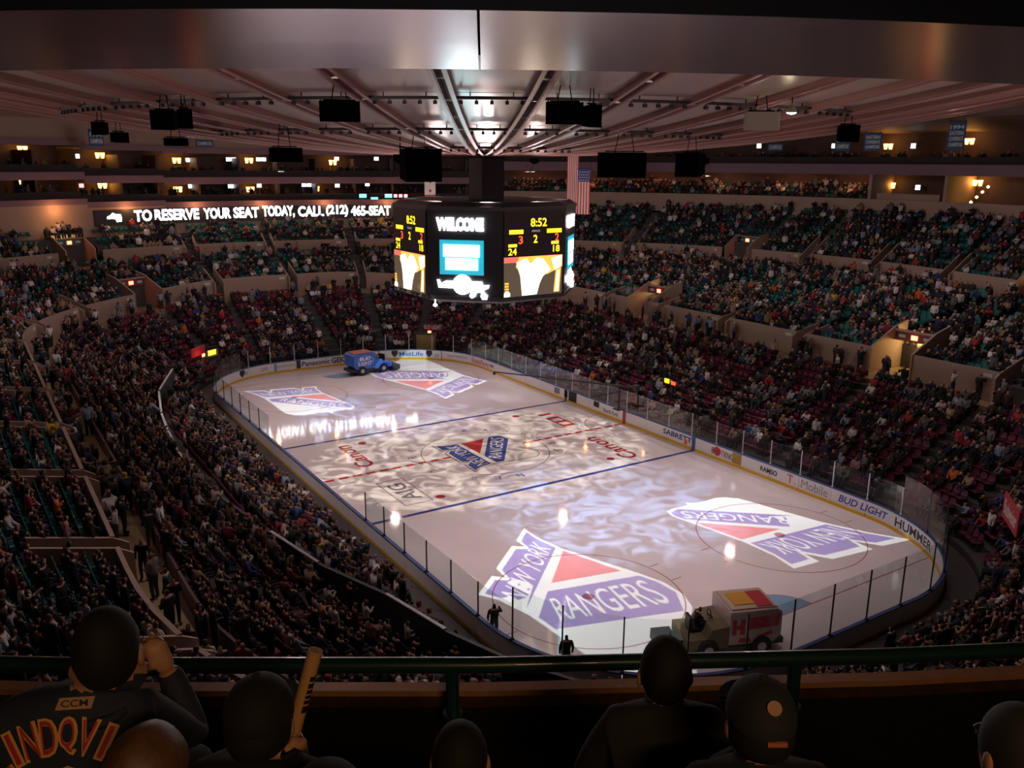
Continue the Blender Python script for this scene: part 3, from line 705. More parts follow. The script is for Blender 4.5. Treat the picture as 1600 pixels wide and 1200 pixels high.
divs = [-34, -27.2, -22.6, -18.3, -13.6, -9.5, -4.8, 0.0, 4.7, 9.4, 14.2, 19.0, 23.8, 28.6]
def dzs(a): return .62 if a < -18.3 else .22 if a < -9.5 else 0.0
for a in divs:
    for z in (15.1, 17.7): arc_slab('suite_divider', SUITE, 57.5, 61.5, z + dzs(a - .01), z + 2.6 + dzs(a - .01), a - .12, a + .12)

# ---- near balcony: the place the photographer stands in
R_RAIL, Z_RAIL = 54.6, 17.43
LEDGE = M('parapet_cap_copper', (0.55, 0.26, 0.12), 0.42, 0.25, noise=(9.0, 0.3)); LEDF = M('parapet_face_bronze', (0.16, 0.085, 0.03), 0.30, 0.6, noise=(14.0, 0.6))
a0, a1 = AC - 45, AC + 45
arc_slab('parapet', BLACK, 54.31, 54.36, 14.2, 17.095, a0, a1)
arc_slab('parapet_face', LEDF, 54.372, 54.385, 17.025, 17.095, a0, a1)
arc_slab('parapet_cap', LEDGE, 54.30, 54.385, 17.095, 17.13, a0, a1)
for j in range(5): arc_slab('balcony_step', BLACK, 54.40 + j * .9, 54.40 + (j + 1) * .9 + (.01 if j < 4 else 3), 15.0, 16.1 + .34 * j, a0, a1)
RAIL = empty('guard_rail'); tag(RAIL, 'dark green tubular guard rail above the copper-capped parapet', 'rail')
R = [pol(R_RAIL, a, Z_RAIL) for a in np.linspace(a0, a1, 41)]
MB().tube(R, 0.043, 12).obj('rail_tube', GREENR, RAIL, smooth=True)
for px in (707, 1240, 180, -340, 1760):
    p = at_r(px, 1060, R_RAIL, False); a = az_of(p[0], p[1])
    x, y, z = pol(R_RAIL, a, 0)
    MB().tube([(x, y, 17.0), (x, y, Z_RAIL)], .036, 10).lathe([(.055, 17.12), (.055, 17.15)], 12, X=Matrix.Translation((x, y, 0))).obj('rail_post', GREENR, RAIL)

# ================================================================== THINGS IN THE HALL
# ---- scoreboard
SB = empty('scoreboard', (0.25, 0, 0)); tag(SB, 'black eight-sided scoreboard with glowing screens hung over centre ice', 'scoreboard')
SBM = M('scoreboard_black', (0.018, 0.022, 0.027), 0.5); SBF = M('scoreboard_frame', (0.055, 0.06, 0.065), 0.45)
EW = M('led_white', (.9, .9, .9), .5, emit=(1, .97, 1.0), es=5.0); EC = M('led_cyan', (.3, .8, .9), .5, emit=(.35, 1.0, 1.0), es=4.5); ECD = M('led_cyan_glow', (.05, .4, .5), .5, emit=(.02, .36, .50), es=.55)
EY = M('led_yellow', (.9, .8, .1), .5, emit=(1.0, .72, .02), es=.95); ER = M('led_red', (.8, .1, .05), .5, emit=(1.0, .10, .03), es=.75); EGY = M('led_grey', (.3, .3, .3), .5, emit=(.35, .33, .36), es=.6)
VB = M('video_dark', (.05, .04, .03), .4, emit=(.10, .07, .045), es=.5); VO = M('video_orange', (.8, .4, .1), .4, emit=(1.0, .36, .05), es=.9); VW = M('video_white', (.9, .8, .7), .4, emit=(1.0, .86, .62), es=1.6); VR = M('video_red', (.4, .1, .08), .4, emit=(.50, .10, .07), es=.9)
S8, ZB0, ZB1 = 4.75, 11.7, 17.4; AP = S8 * 1.20711; QR = AP / math.cos(PI / 8)
def octa(q, z): return [(q * math.cos(math.radians(-112 + 45*k)), q * math.sin(math.radians(-112 + 45*k)), z) for k in range(8)]
MB().loft([octa(QR - .8, ZB0 - .25), octa(QR - .05, ZB0), octa(QR - .05, ZB1), octa(QR - .5, ZB1 + .25)]).obj('housing', SBM, SB)
MB().loft([[(x, y, z) for x, y in ((-.85, -.85), (.85, -.85), (.85, .85), (-.85, .85))] for z in (ZB1 + .2, dish(0) + .2)]).obj('hanging_column', M('column_dark', (0.009, 0.011, 0.013), .6), SB)
for z in (ZB0 + .12, ZB1 - .12):
    MB().loft([octa(QR + .02, z - .12), octa(QR + .02, z + .12)]).obj('rim', SBF, SB)
def face_plate(k, name, polys, m, lift=0.03):
    """flat shapes on face k, in metres from the face's left top corner (x right, y down)"""
    a0, a1 = math.radians(-112 + 45*k), math.radians(-112 + 45*(k+1))
    p0 = Vector((QR*math.cos(a0), QR*math.sin(a0), ZB1)); p1 = Vector((QR*math.cos(a1), QR*math.sin(a1), ZB1)); ex = (p1 - p0).normalized(); n = ex.cross(Vector((0, 0, 1)))
    V, F = polys
    pts = [p0 + ex * x + n * lift + Vector((0, 0, -y)) for x, y in V]
    return link(name, mkmesh(name, pts, F, m), SB)
def fr(x0, x1, y0, y1): return [(x0, y0), (x0, y1), (x1, y1), (x1, y0)], [(0, 1, 2, 3)]
def ft(body, cx, cy_, w_, h_, bold=.03):
    V, F = text_fit(body, w_, h_, bold); return [(cx + x, cy_ - y) for x, y in V], F
def poly(P): return P, [tuple(range(len(P)))]
for k in range(8):
    if k in (6, 0, 2, 4):                          # score and video faces
        face_plate(k, 'score_panel', fr(.12, 4.63, .25, 2.95), M('score_panel_brown', (.035, .026, .026), .5), .02)
        face_plate(k, 'clock', ft('8:52', 2.65, .95, 1.22, .52, .02), EY)
        for cx, w_ in ((1.0, 1.05), (3.85, 1.15)):
            nl = 7
            for i in range(nl): face_plate(k, 'team_name_block', fr(cx - w_/2 + i*w_/nl, cx - w_/2 + (i+.86)*w_/nl, 1.36, 1.62), EY)
        face_plate(k, 'period_label', ft('PERIOD', 2.45, 1.47, .62, .12, .0), EGY)
        face_plate(k, 'period_digit', ft('2', 2.42, 1.95, .30, .50, .02), EY)
        face_plate(k, 'score_digit', ft('3', 1.32, 1.98, .32, .50, .02), ER); face_plate(k, 'score_digit', ft('2', 4.05, 1.90, .32, .50, .02), ER)
        face_plate(k, 'shots_block', fr(.42, 1.05, 2.22, 2.40), EY); face_plate(k, 'shots_block', fr(3.62, 4.2, 2.14, 2.32), EY)
        face_plate(k, 'shots_digit', ft('24', .72, 2.68, .62, .42, .02), EY); face_plate(k, 'shots_digit', ft('18', 4.02, 2.60, .52, .42, .02), EY)
        face_plate(k, 'video_screen', fr(.1, 4.5, 3.0, 5.45), VB, .03)
        face_plate(k, 'video_picture', fr(.1, 4.5, 3.0, 3.35), VR, .035); face_plate(k, 'video_picture', poly([(1.2, 3.02), (4.5, 3.02), (4.5, 3.75), (3.3, 4.2), (2.6, 3.5), (1.6, 4.3), (.95, 3.6)]), VO, .04)
        face_plate(k, 'video_picture', poly([(1.0, 3.35), (1.75, 3.12), (2.05, 3.5), (2.5, 3.12), (3.0, 3.2), (3.6, 3.9), (3.0, 4.3), (2.75, 4.75), (2.55, 5.4), (1.45, 5.42), (1.3, 4.2)]), VW, .046)
        face_plate(k, 'video_picture', poly([(3.65, 3.2), (4.45, 3.05), (4.42, 3.7), (3.9, 3.95)]), VW, .046); face_plate(k, 'video_picture', poly([(4.0, 3.9), (4.4, 3.8), (4.3, 5.35), (3.85, 5.35)]), VO, .046)
        face_plate(k, 'video_picture', poly([(4.12, 4.0), (4.28, 4.0), (4.2, 5.3), (3.98, 5.3)]), VW, .05)
        for i in range(4): face_plate(k, 'video_picture', fr(.16, .45, 4.55 + i*.17, 4.66 + i*.17), VO, .046)
        face_plate(k, 'video_picture', poly([(.12, 5.2), (.34, 5.05), (.55, 5.2), (.55, 5.42), (.1, 5.42)]), VW, .05)
    else:                                           # sponsor faces
        face_plate(k, 'welcome_sign', ft('WELCOME', 2.1, 1.05, 3.0, .82, .075), EW, .05)
        face_plate(k, 'sponsor_glow_panel', fr(.8, 3.6, 2.0, 4.12), ECD, .03)  # backing panel, enlarged to stand in for the cyan glow round the lettering
        for (y0, y1, xs) in ((2.28, 3.02, (1.05, 3.35)), (3.10, 3.82, (1.18, 3.25))):
            n = 5
            for i in range(n):
                x0 = xs[0] + (xs[1]-xs[0])*i/n; face_plate(k, 'sponsor_letter_block', fr(x0, x0 + (xs[1]-xs[0])/n*.97, y0, y1), EC, .06)
        circ = [(2.25 + .62*math.cos(TAU*i/20), 4.72 - .62*math.sin(TAU*i/20)) for i in range(20)]
        face_plate(k, 'sponsor_disc', (circ, [tuple(range(20))]), EW, .05)
        face_plate(k, 'sponsor_emblem', poly([(.62, 4.45), (.78, 4.45), (.88, 4.68), (1.2, 4.5), (1.75, 4.5), (1.75, 4.95), (.72, 4.95)]), EW, .05)
        face_plate(k, 'sponsor_emblem', poly([(2.75, 4.5), (3.5, 4.5), (3.55, 4.72), (3.95, 4.70), (3.9, 4.9), (3.65, 5.0), (3.6, 5.18), (2.75, 5.15)]), EW, .05)
        face_plate(k, 'sponsor_emblem', poly([(2.75, 5.15), (3.2, 5.12), (3.05, 5.45), (2.85, 5.55), (2.7, 5.45)]), EW, .05)
        face_plate(k, 'sponsor_emblem', poly([(3.45, 5.18), (3.65, 5.15), (3.85, 5.35), (3.8, 5.6), (3.5, 5.6), (3.4, 5.4)]), EW, .05)
MB().tube([(-5.3, -2.6, 11.4), (-5.3, -2.6, 11.8)], .03, 6).lathe([(.02, 11.2), (.12, 11.25), (.12, 11.36), (.03, 11.42)], 10, X=Matrix.Translation((-5.3, -2.6, 0))).obj('work_lamp', EW, SB)

# ---- ribbon board
RB_O = empty('ribbon_board'); tag(RB_O, 'long black ribbon board with glowing white lettering on the far fascia', 'display')
aL, aR = az_of(*at_r(147, 340, 55.6)[:2]), az_of(*at_r(668, 325, 55.6)[:2])
arc_slab('board', SBM, 55.35, 55.7, 13.05, 14.72, aL, aR, RB_O)
def ribbon_text(body, pa, pb, zc, h_, bold=.03):
    a0, a1 = az_of(*at_r(*pa, 55.3)[:2]), az_of(*at_r(*pb, 55.3)[:2]); V, F = text_fit(body, (a1 - a0)*.95, h_, bold)
    link('ribbon_lettering', mkmesh('ribbon_lettering', [pol(55.32, (a0 + a1)/2 + x, zc + y) for x, y in V], F, EW), RB_O)
zc = 13.98
words = [('TO', 209, 238), ('RESERVE', 240, 313), ('YOUR', 317, 362), ('SEAT', 364, 406), ('TODAY,', 409, 462), ('CALL', 465, 507), ('(212)', 509, 545), ('465-SEAT', 547, 612)]
for wd, x0, x1 in words: ribbon_text(wd, (x0, 335), (x1, 335), zc, 1.25 if wd not in ('TODAY,', '(212)') else 1.45)
for x0 in (167, 627):
    a0 = az_of(*at_r(x0, 335, 55.3)[:2]); P = [(0, .1), (.5, .25), (.8, .5), (1.2, .35), (1.9, .3), (2.0, -.1), (1.95, -.45), (1.3, -.5), (1.1, -.15), (.6, -.12), (0, -.15)]
    MB().add([pol(55.32, a0 + x * .82, 13.9 + y) for x, y in P], [tuple(range(len(P)))[::-1]]).obj('ribbon_emblem', EW, RB_O)

# ---- loudspeakers under the ceiling
SPKM = M('speaker_cloth', (0.002, 0.002, 0.0025), 1.0, spec=.02); SPKG = M('speaker_lit_grey', (0.32, 0.30, 0.25), .6)  # the paler grey holds the light falling on one speaker's side
def under_dish(px, py, drop):
    """the first point along the line of sight that hangs `drop` under the dish"""
    d = ray(px, py)
    for t in np.arange(14, 120, .1):
        p = CAM + t * d
        if dish(math.hypot(p[0], p[1])) - p[2] <= drop: return p, t
    return CAM + 60 * d, 60
def speaker(px, py, wp, hp, dp, label, yaw=0.0, side=None, drop=1.0):
    p, t = under_dish(px, py, drop); w_, h_ = wp * t / FPX, hp * t / FPX; dp = dp * h_; a = math.atan2(CAM[1] - p[1], CAM[0] - p[0]) + PI/2
    root = empty('loudspeaker', p, a + yaw); tag(root, label, 'loudspeaker', 'loudspeakers hung from the ceiling')
    MB().loft([[(-w_/2, -dp/2, -h_/2), (w_/2, -dp/2, -h_/2), (w_*.42, dp/2, -h_*.42), (-w_*.42, dp/2, -h_*.42)],
               [(-w_/2, -dp/2, h_/2), (w_/2, -dp/2, h_/2), (w_*.42, dp/2, h_*.46), (-w_*.42, dp/2, h_*.46)]]).obj('cabinet', side or SPKM, root)
    MB().box((0, -dp/2 - .015, 0), (w_*.94, .03, h_*.9)).obj('grille', side or SPKM, root)
    MB().box((0, 0, h_/2 + .05), (w_*.8, .06, .05)).obj('frame', SPKM, root)
    top = max(.2, dish(math.hypot(p[0], p[1])) - p[2] - h_/2); mb = MB()
    for s in (-1, 1): mb.tube([(s*w_*.2, 0, h_/2), (s*w_*.12, 0, h_/2 + top)], .02, 4)
    mb.obj('suspension_cable', SPKM, root)
speaker(531, 175, 62, 31, 1.1, 'black loudspeaker hung nearest the centre on the left of the ceiling')
speaker(882, 178, 58, 33, 1.1, 'wide black loudspeaker cabinet hung nearest the centre on the right')
speaker(924, 182, 20, 34, .9, 'narrow black loudspeaker joined to the right end of a wide one', .5)
speaker(258, 188, 36, 30, 1.0, 'wide black loudspeaker of the pair on the far left ceiling', -.3)
speaker(288, 186, 18, 30, .8, 'narrow black loudspeaker of the pair on the far left ceiling', .3)
speaker(1188, 190, 52, 28, 1.1, 'loudspeaker with a pale lit side right of the bright ceiling lamp', .25, SPKG)
speaker(157, 201, 20, 20, 1.0, 'black loudspeaker near the left edge above a tilted one', -.4)
speaker(186, 215, 24, 16, 1.0, 'tilted black loudspeaker near the left edge of the ceiling', .6)
speaker(1324, 209, 30, 26, 1.0, 'black loudspeaker in front of the banners on the right', .3)
speaker(275, 222, 36, 12, 1.4, 'low black loudspeaker above the left suites')
speaker(655, 258, 58, 50, 1.0, 'large dark loudspeaker cluster left of the scoreboard column', .3, drop=1.6)
speaker(975, 258, 76, 38, 1.0, 'large dark loudspeaker cluster right of the hanging flags', -.2, drop=1.6)
speaker(1080, 258, 38, 36, 1.0, 'dark loudspeaker cluster over the right balcony', -.4, drop=1.6)
speaker(445, 242, 50, 22, 1.0, 'dark loudspeaker cluster over the far left suites', .4, drop=1.4)
# ---- bright ceiling lamp
p, _t = under_dish(1237, 172, .7); root = empty('ceiling_lamp', p); tag(root, 'bright warm work lamp hanging under the right side of the ceiling', 'lamp')
MB().lathe([(.22, -.10), (.20, .0), (.09, .16), (.04, .24)], 12).obj('shade', SPKG, root); MB().lathe([(.02, -.16), (.16, -.13), (.2, -.09), (.02, -.05)], 12).obj('bulb', M('lamp_bulb', (1, .9, .7), .5, emit=(1, .85, .55), es=14), root)
MB().tube([(0, 0, .24), (0, 0, dish(math.hypot(p[0], p[1])) - p[2])], .02, 5).obj('stem', SPKM, root)
ld = bpy.data.lights.new('lamp_glow', 'POINT'); ld.energy = 12; ld.color = (1, .8, .5); ld.shadow_soft_size = .15; link('lamp_glow', ld, root, (0, 0, -.3))

# ---- flags
FR_, FW_, FB_ = M('flag_red', (.62, .05, .05), .7), M('flag_white', (.82, .76, .70), .7), M('flag_blue', (.04, .05, .20), .7)
def flag(name, x0, x1, y0, y1, dep, kind, label):
    a, b, c = at_d(x0, y0, dep), at_d(x1, y0, dep), at_d(x0, y1, dep); W, H = np.linalg.norm(b - a), a[2] - c[2]; ang = math.atan2(b[1]-a[1], b[0]-a[0])
    root = empty(name, (a[0], a[1], c[2]), ang); tag(root, label, 'flag')
    def strip(nm, xa, xb, za, zb, m, off=0.0):
        mb = MB(); n = 10; R = []
        for k in range(n + 1):
            z = za + (zb - za)*k/n; y = .06*math.sin(5*z/H*2 + xa*3) + off; R.append([(xa, y - .012, z), (xb, y - .012, z), (xb, y + .012, z), (xa, y + .012, z)])
        mb.loft(R).obj(nm, m, root)
    if kind == 'us':
        for i in range(13): strip('stripe', W*i/13, W*(i+1)/13, 0, H, FR_ if i % 2 == 0 else FW_)
    elif kind == 'usc':
        n = 9
        for i in range(n): strip('stripe', W*i/n, W*(i+1)/n, 0, H*.72, FR_ if i % 2 == 0 else FW_)
        strip('canton', 0, W, H*.72, H, FB_)
        mb = MB()
        for j in range(4):
            for i in range(5): mb.box((W*(i + .6 + .3*(j % 2))/5.6, -.03 + .06*math.sin(5*(.76 + .06*j)*2), H*(.755 + .06*j)), (W*.07, .05, W*.07))
        mb.obj('star', FW_, root)
    else:
        strip('panel', 0, W, 0, H*.27, FR_); strip('panel', 0, W, H*.27, H*.76, FW_); strip('panel', 0, W, H*.76, H, FW_)
        strip('leaf', W*.42, W*.62, H*.36, H*.72, FR_, -.03)
    MB().tube([(-.05, 0, H), (W + .05, 0, H)], .03, 6).obj('pole', SPKM, root)
    mb = MB()
    for x in (0, W): mb.tube([(x, 0, H), (x, 0, max(H + .2, dish(math.hypot(a[0], a[1])) - c[2]))], .012, 4)
    mb.obj('cord', SPKM, root)
flag('national_flag', 887, 905, 236, 335, 78, 'us', 'red and white striped flag hanging behind a starred one')
flag('national_flag', 903, 923, 264, 336, 76, 'usc', 'flag with blue star field and red white stripes hanging by scoreboard')
flag('national_flag', 663, 680, 271, 317, 78, 'ca', 'white and red flag hanging left of the scoreboard column')
# ---- banners
BAN = M('banner_blue', (.035, .10, .20), .7); BANW = M('banner_white', (.62, .66, .70), .7)
def banner(px0, px1, py0, py1, r, lines, label, far=True):
    a, b, c = at_r(px0, py0, r, far), at_r(px1, py0, r, far), at_r(px0, py1, r, far); W, H = np.linalg.norm((b-a)[:2]), a[2] - c[2]
    root = empty('banner', (a[0], a[1], c[2]), math.atan2(b[1]-a[1], b[0]-a[0])); tag(root, label, 'banner', 'banners under the roof')
    MB().box((W/2, 0, H/2), (W, .05, H)).obj('cloth', BAN, root)
    for i, t in enumerate(lines):
        h_ = H*.8/len(lines); V, F = text_fit(t, W*.82, h_*.72, .03); zc = H*.95 - h_*(i + .5) - .05*H
        link('banner_lettering', mkmesh('banner_lettering', [(W/2 + x, -.032, zc + y) for x, y in V], F, BANW), root)
    MB().tube([(0, 0, H), (W, 0, H)], .03, 5).obj('batten', SPKM, root)
    mb = MB()
    for x in (.1*W, .9*W): mb.tube([(x, 0, H), (x, 0, H + max(.3, min(4, 23.6 - a[2])))], .015, 4)
    mb.obj('cord', SPKM, root)
banner(1484, 1511, 190, 235, 50, ['1994', 'EASTERN', 'CONFERENCE', 'CHAMPIONS'], 'blue championship banner farthest right beside a wall lamp')
banner(1352, 1379, 208, 236, 50, ['EASTERN', 'CONFERENCE', 'CHAMPIONS'], 'blue championship banner left of the double wall lamp')
banner(1306, 1330, 212, 236, 51, ['CONFERENCE', 'CHAMPIONS'], 'blue banner half hidden behind a black loudspeaker')
banner(1200, 1224, 224, 236, 52, ['CHAMPIONS'], 'short blue banner leftmost of those on the right')
banner(137, 160, 202, 228, 50, ['1994', 'CHAMPIONS'], 'blue championship banner under the left ceiling')
banner(305, 333, 219, 229, 52, ['CHAMPIONS'], 'blue banner with one white line above the left suites')
# ---- suite lamps and screens
SCON = M('sconce_glow', (1, .6, .2), .5, emit=(1.0, .45, .07), es=6.0); TVM = M('screen_glow', (.8, .85, 1), .5, emit=(.75, .82, 1.0), es=4.0); TVR = M('screen_glow_red', (.9, .3, .3), .5, emit=(1, .25, .25), es=1.5); TVC = M('screen_glow_cyan', (.3, .8, .8), .5, emit=(.1, .75, .8), es=2.0)
def sconce(px, py, r, where):
    p = at_r(px, py, r); a = math.atan2(p[1], p[0]); root = empty('wall_sconce', p, a); tag(root, f'glowing orange wall sconce {where}', 'lamp', 'orange sconces in the suites')
    for s in (-.28, .28): MB().loft([[(x*.6, s + y*.6, -.3) for x, y in ((-.16, -.2), (.1, -.2), (.1, .2), (-.16, .2))], [(x, s + y, .3) for x, y in ((-.16, -.2), (.1, -.2), (.1, .2), (-.16, .2))]]).obj('shade', SCON, root)
    MB().box((.12, 0, -.1), (.06, .9, .3)).obj('back_plate', SUITED, root)
    ld = bpy.data.lights.new('sconce_light', 'POINT'); ld.energy = 11; ld.color = (1, .5, .16); ld.shadow_soft_size = .25; link('sconce_light', ld, root, (-.7, 0, .2))
for i, (x, y) in enumerate(((35, 233), (156, 243), (276, 251), (389, 251), (520, 254))): sconce(x, y, 60.5, f'in the upper suites, {ordn[i]} from the left')
for i, (x, y) in enumerate(((38, 286), (160, 290), (278, 296), (391, 296), (493, 295))): sconce(x, y, 60.5, f'in the lower suites, {ordn[i]} from the left')
for i, (x, y) in enumerate(((1388, 229), (1515, 221))): sconce(x, y, 60.5, f'in the upper right tier, {ordn[i]} from the left')
sconce(1392, 290, 60.8, 'behind the balcony doorway on the right'); sconce(1528, 286, 60.8, 'above the small lamps on the right balcony')
def tv(px, py, r, w_, h_, m, where):
    p = at_r(px, py, r); root = empty('television', p, math.atan2(p[1], p[0])); tag(root, f'small lit television {where}', 'television', 'televisions in the suites')
    MB().box((.06, 0, 0), (.1, w_ + .12, h_ + .12)).obj('casing', BLACK, root); MB().box((0, 0, 0), (.03, w_, h_)).obj('screen', m, root)
for i, (x, y) in enumerate(((120, 244), (239, 250), (294, 250), (357, 249), (365, 249), (404, 249), (412, 249), (526, 248), (588, 248))): tv(x, y, 60, .55, .42, TVM, f'in the upper suites, {ordn[i]} from the left')
for i, (x, y) in enumerate(((127, 290), (243, 294), (298, 291), (360, 291), (365, 291), (405, 290), (475, 289), (483, 289), (527, 290), (574, 288))): tv(x, y, 60, .55, .42, TVM if i else TVR, f'in the lower suites, {ordn[i]} from the left')
for i, (x, y) in enumerate(((567, 306), (607, 306), (585, 311))): tv(x, y, 56.8, .9, .45, TVC, f'with a cyan picture above the ribbon board, {ordn[i]} from the left')
for i, (x, y) in enumerate(((618, 306), (626, 306), (634, 306))): tv(x, y, 56.8, .45, .4, TVR, f'with a red picture above the ribbon board, {ordn[i]} from the left')
for i, (x, y) in enumerate(((1303, 228), (1427, 228), (1186, 228), (1434, 293))): tv(x, y, 60, .5, .5, TVM, f'in the right-hand tiers, number {ordn[i]} along')
STL = M('step_lamp_glow', (1, .7, .3), .5, emit=(1, .62, .22), es=6)
for i, (x, y) in enumerate(((1517, 316), (1526, 308), (1535, 300), (1544, 292))):
    p = at_r(x, y, 58 + i*.5); root = empty('step_lamp', p); tag(root, f'small warm step lamp on the right balcony stairs, {ordn[i]} from the bottom', 'lamp', 'step lamps on the right')
    MB().lathe([(.02, -.14), (.14, -.05), (.14, .05), (.02, .14)], 8).obj('bulb', STL, root); MB().tube([(0, 0, -1.0), (0, 0, -.1)], .03, 5).obj('post', BLACK, root)

# ---- gobo projectors throwing the shields on the ice
FB2 = filter_glass('blue_filter', (.03, .045, .50)); FR2 = filter_glass('red_filter', (.90, .02, .05))
QUADS = {'near left': [(-11.08, -18.09), (-4.94, -12.79), (-2.67, -23.55), (-9.0, -30.9)], 'near right': [(12.45, -25.3), (4.04, -24.24), (3.67, -15.12), (8.26, -15.28)],
         'far left': [(-9.9, 25.3), (-3.73, 23.68), (-3.58, 14.96), (-8.55, 15.48)], 'far right': [(10.83, 17.37), (4.35, 13.76), (2.5, 26.24), (9.4, 31.0)]}
POS = {'near left': (-10.5, -9.5), 'near right': (10.5, -9.5), 'far left': (-10.5, 9.5), 'far right': (10.5, 9.5)}
for nm, quad in QUADS.items():
    h = homo(CANON4, quad); Lp = np.array([*POS[nm], dish(14) - 1.3]); k = 0.62 / Lp[2]
    def sl(P): q = hmap(h, P); return (q - Lp[:2]) * k            # slide coordinates relative to the lamp
    out = np.array(sl(SHIELD)); cen = (out.min(0) + out.max(0)) / 2; ext = (out.max(0) - out.min(0)).max() / 2
    root = empty('gobo_projector', Lp); tag(root, f'black projector under the ceiling casting the {nm} shield on the ice', 'projector')
    zz = -0.62; fr_ = ext * 1.9
    V, F = fill2d([[(cen[0] - fr_, cen[1] - fr_), (cen[0] + fr_, cen[1] - fr_), (cen[0] + fr_, cen[1] + fr_), (cen[0] - fr_, cen[1] + fr_)], out], zz); link('slide_plate', mkmesh('slide_plate', V, F, BLACK), root)
    for loops, m, dz in (([NYB] + NY_LOOPS, FB2, .0005), ([RNB] + RN_LOOPS, FB2, .0005), ([RED], FR2, .0005)):
        V, F = fill2d([sl(p) for p in loops], zz + dz); link('colour_filter', mkmesh('colour_filter', V, F, m), root)
    MB().box((0, 0, .28), (.5, .6, .36)).box((0, 0, .06), (.3, .3, .1)).obj('housing', SPKM, root)
    mb = MB()
    for sx in (-1, 1):
        for sy in (-1, 1): mb.tube([(sx*.22, sy*.25, .12), (cen[0] + sx*fr_*.97, cen[1] + sy*fr_*.97, zz)], .012, 4)
    mb.tube([(0, 0, .45), (0, 0, dish(14) - Lp[2])], .03, 5).obj('bracket', SPKM, root)
    tgt = Lp + np.array([cen[0], cen[1], zz]); ha = math.degrees(max(math.acos(np.dot((np.array([*p, zz])), [cen[0], cen[1], zz]) / np.linalg.norm([*p, zz]) / np.linalg.norm([cen[0], cen[1], zz])) for p in out))
    so = spot('gobo_lamp', tuple(Lp), tuple(tgt), 9500 * L_ICE, ha + 2, (.84, 1.0, 1.0), 0.05, 0.001)
    so.parent = root; so.location = (0, 0, 0)

# ---- lower doors, signs
DOORY = M('door_ochre', (.42, .30, .08), .5); BANR = M('banner_red', (.55, .05, .07), .6)
def door(px, py, d, label_sign, m):
    u = INV(*at_z(px, py, .3)[:2]); x, y, nx, ny = CN(u); root = empty('door_1', (x + nx*d, y + ny*d, 0.0), math.atan2(ny, nx)); tag(root, kind='structure')
    MB().box((0, -1.15, 1.2), (.3, .2, 2.4)).box((0, 1.15, 1.2), (.3, .2, 2.4)).box((0, 0, 2.5), (.3, 2.5, .3)).obj('door_frame', DARK, root)
    MB().box((.1, -.5, 1.15), (.06, 1.0, 2.3)).obj('door_leaf', m, root); MB().box((.1, .52, 1.15), (.06, 1.0, 2.3)).obj('door_leaf', DOORY, root)
    MB().box((.04, -.1, 1.1), (.05, .04, .3)).obj('door_handle', STEEL, root)
    return root
YLIT = M('lit_corridor', (.9, .6, .1), .6, emit=(1.0, .50, .05), es=.9)  # corridor light put in as the door leaf's own glow
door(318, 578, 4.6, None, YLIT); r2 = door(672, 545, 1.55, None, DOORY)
def sign(px, py, z, w_, h_, m, label, body=None, tm=None, name='sign_board', up=0.0):
    p = at_z(px, py, z); u = INV(p[0], p[1]); x, y, nx, ny = CN(u); root = empty(name, p, math.atan2(ny, nx)); tag(root, label, 'sign')
    MB().box((0, 0, 0), (.08, w_, h_)).obj('panel', m, root)
    if body:
        V, F = text_fit(body, w_*.8, h_*.6, .02); link('lettering', mkmesh('lettering', [(-.046, -x_, y_) for x_, y_ in V], F, tm), root)
    if up:
        MB().tube([(0, 0, -up), (0, 0, -h_/2)], .03, 5).obj('post', BLACK, root)
sign(676, 511, 3.1, 2.3, .75, DARK, 'dark sign with pale lettering over the far end door', 'BUD LIGHT', M('sign_ink_pale', (.4, .45, .5), .5), up=1.6)
sign(671, 518.5, 2.75, .35, .22, EXITR, 'red exit sign over the far end door', up=.2)
sign(318, 555, 2.9, .4, .26, EXITR, 'red exit sign above the lit doorway in the far left corner', up=.4)
sign(309, 549, 3.2, 2.4, .8, BANR, 'red banner with pale script above the far left doorway', up=.8)
sign(1042, 595, 3.0, .5, .34, EY, 'yellow lit sign over the right maroon seats', up=.9); sign(1052, 599, 2.9, .42, .28, ER, 'pink red lit sign beside the yellow one', up=.9)
sign(1580, 803, 3.6, 2.9, 1.3, BANR, 'red sponsor banner with white script at the right edge', 'Budweiser', FW_, up=1.5)

# ---- camera crane over the right boards
a, b = at_z(772, 581, 3.0), at_z(968, 603, 3.3); root = empty('camera_crane', (b[0], b[1], 1.4)); tag(root, 'long black camera crane arm reaching over the right boards', 'camera crane')
rel = Vector(a) - Vector((b[0], b[1], 1.4)); back = Vector((0, 0, b[2] - 1.4))
MB().tube([tuple(back - (rel - back) * .12), tuple(back), tuple(rel)], [.09, .08, .05], 8).obj('arm', BLACK, root)
MB().box(tuple(rel + Vector((0, 0, -.14))), (.14, .18, .2)).obj('camera_head', BLACK, root); MB().tube([(0, 0, 0), tuple(back)], .06, 8).box((0, 0, .03), (.7, .7, .06)).obj('post', BLACK, root)
MB().box(tuple(back - (rel - back) * .12), (.35, .35, .4)).obj('counterweight', DARK, root)

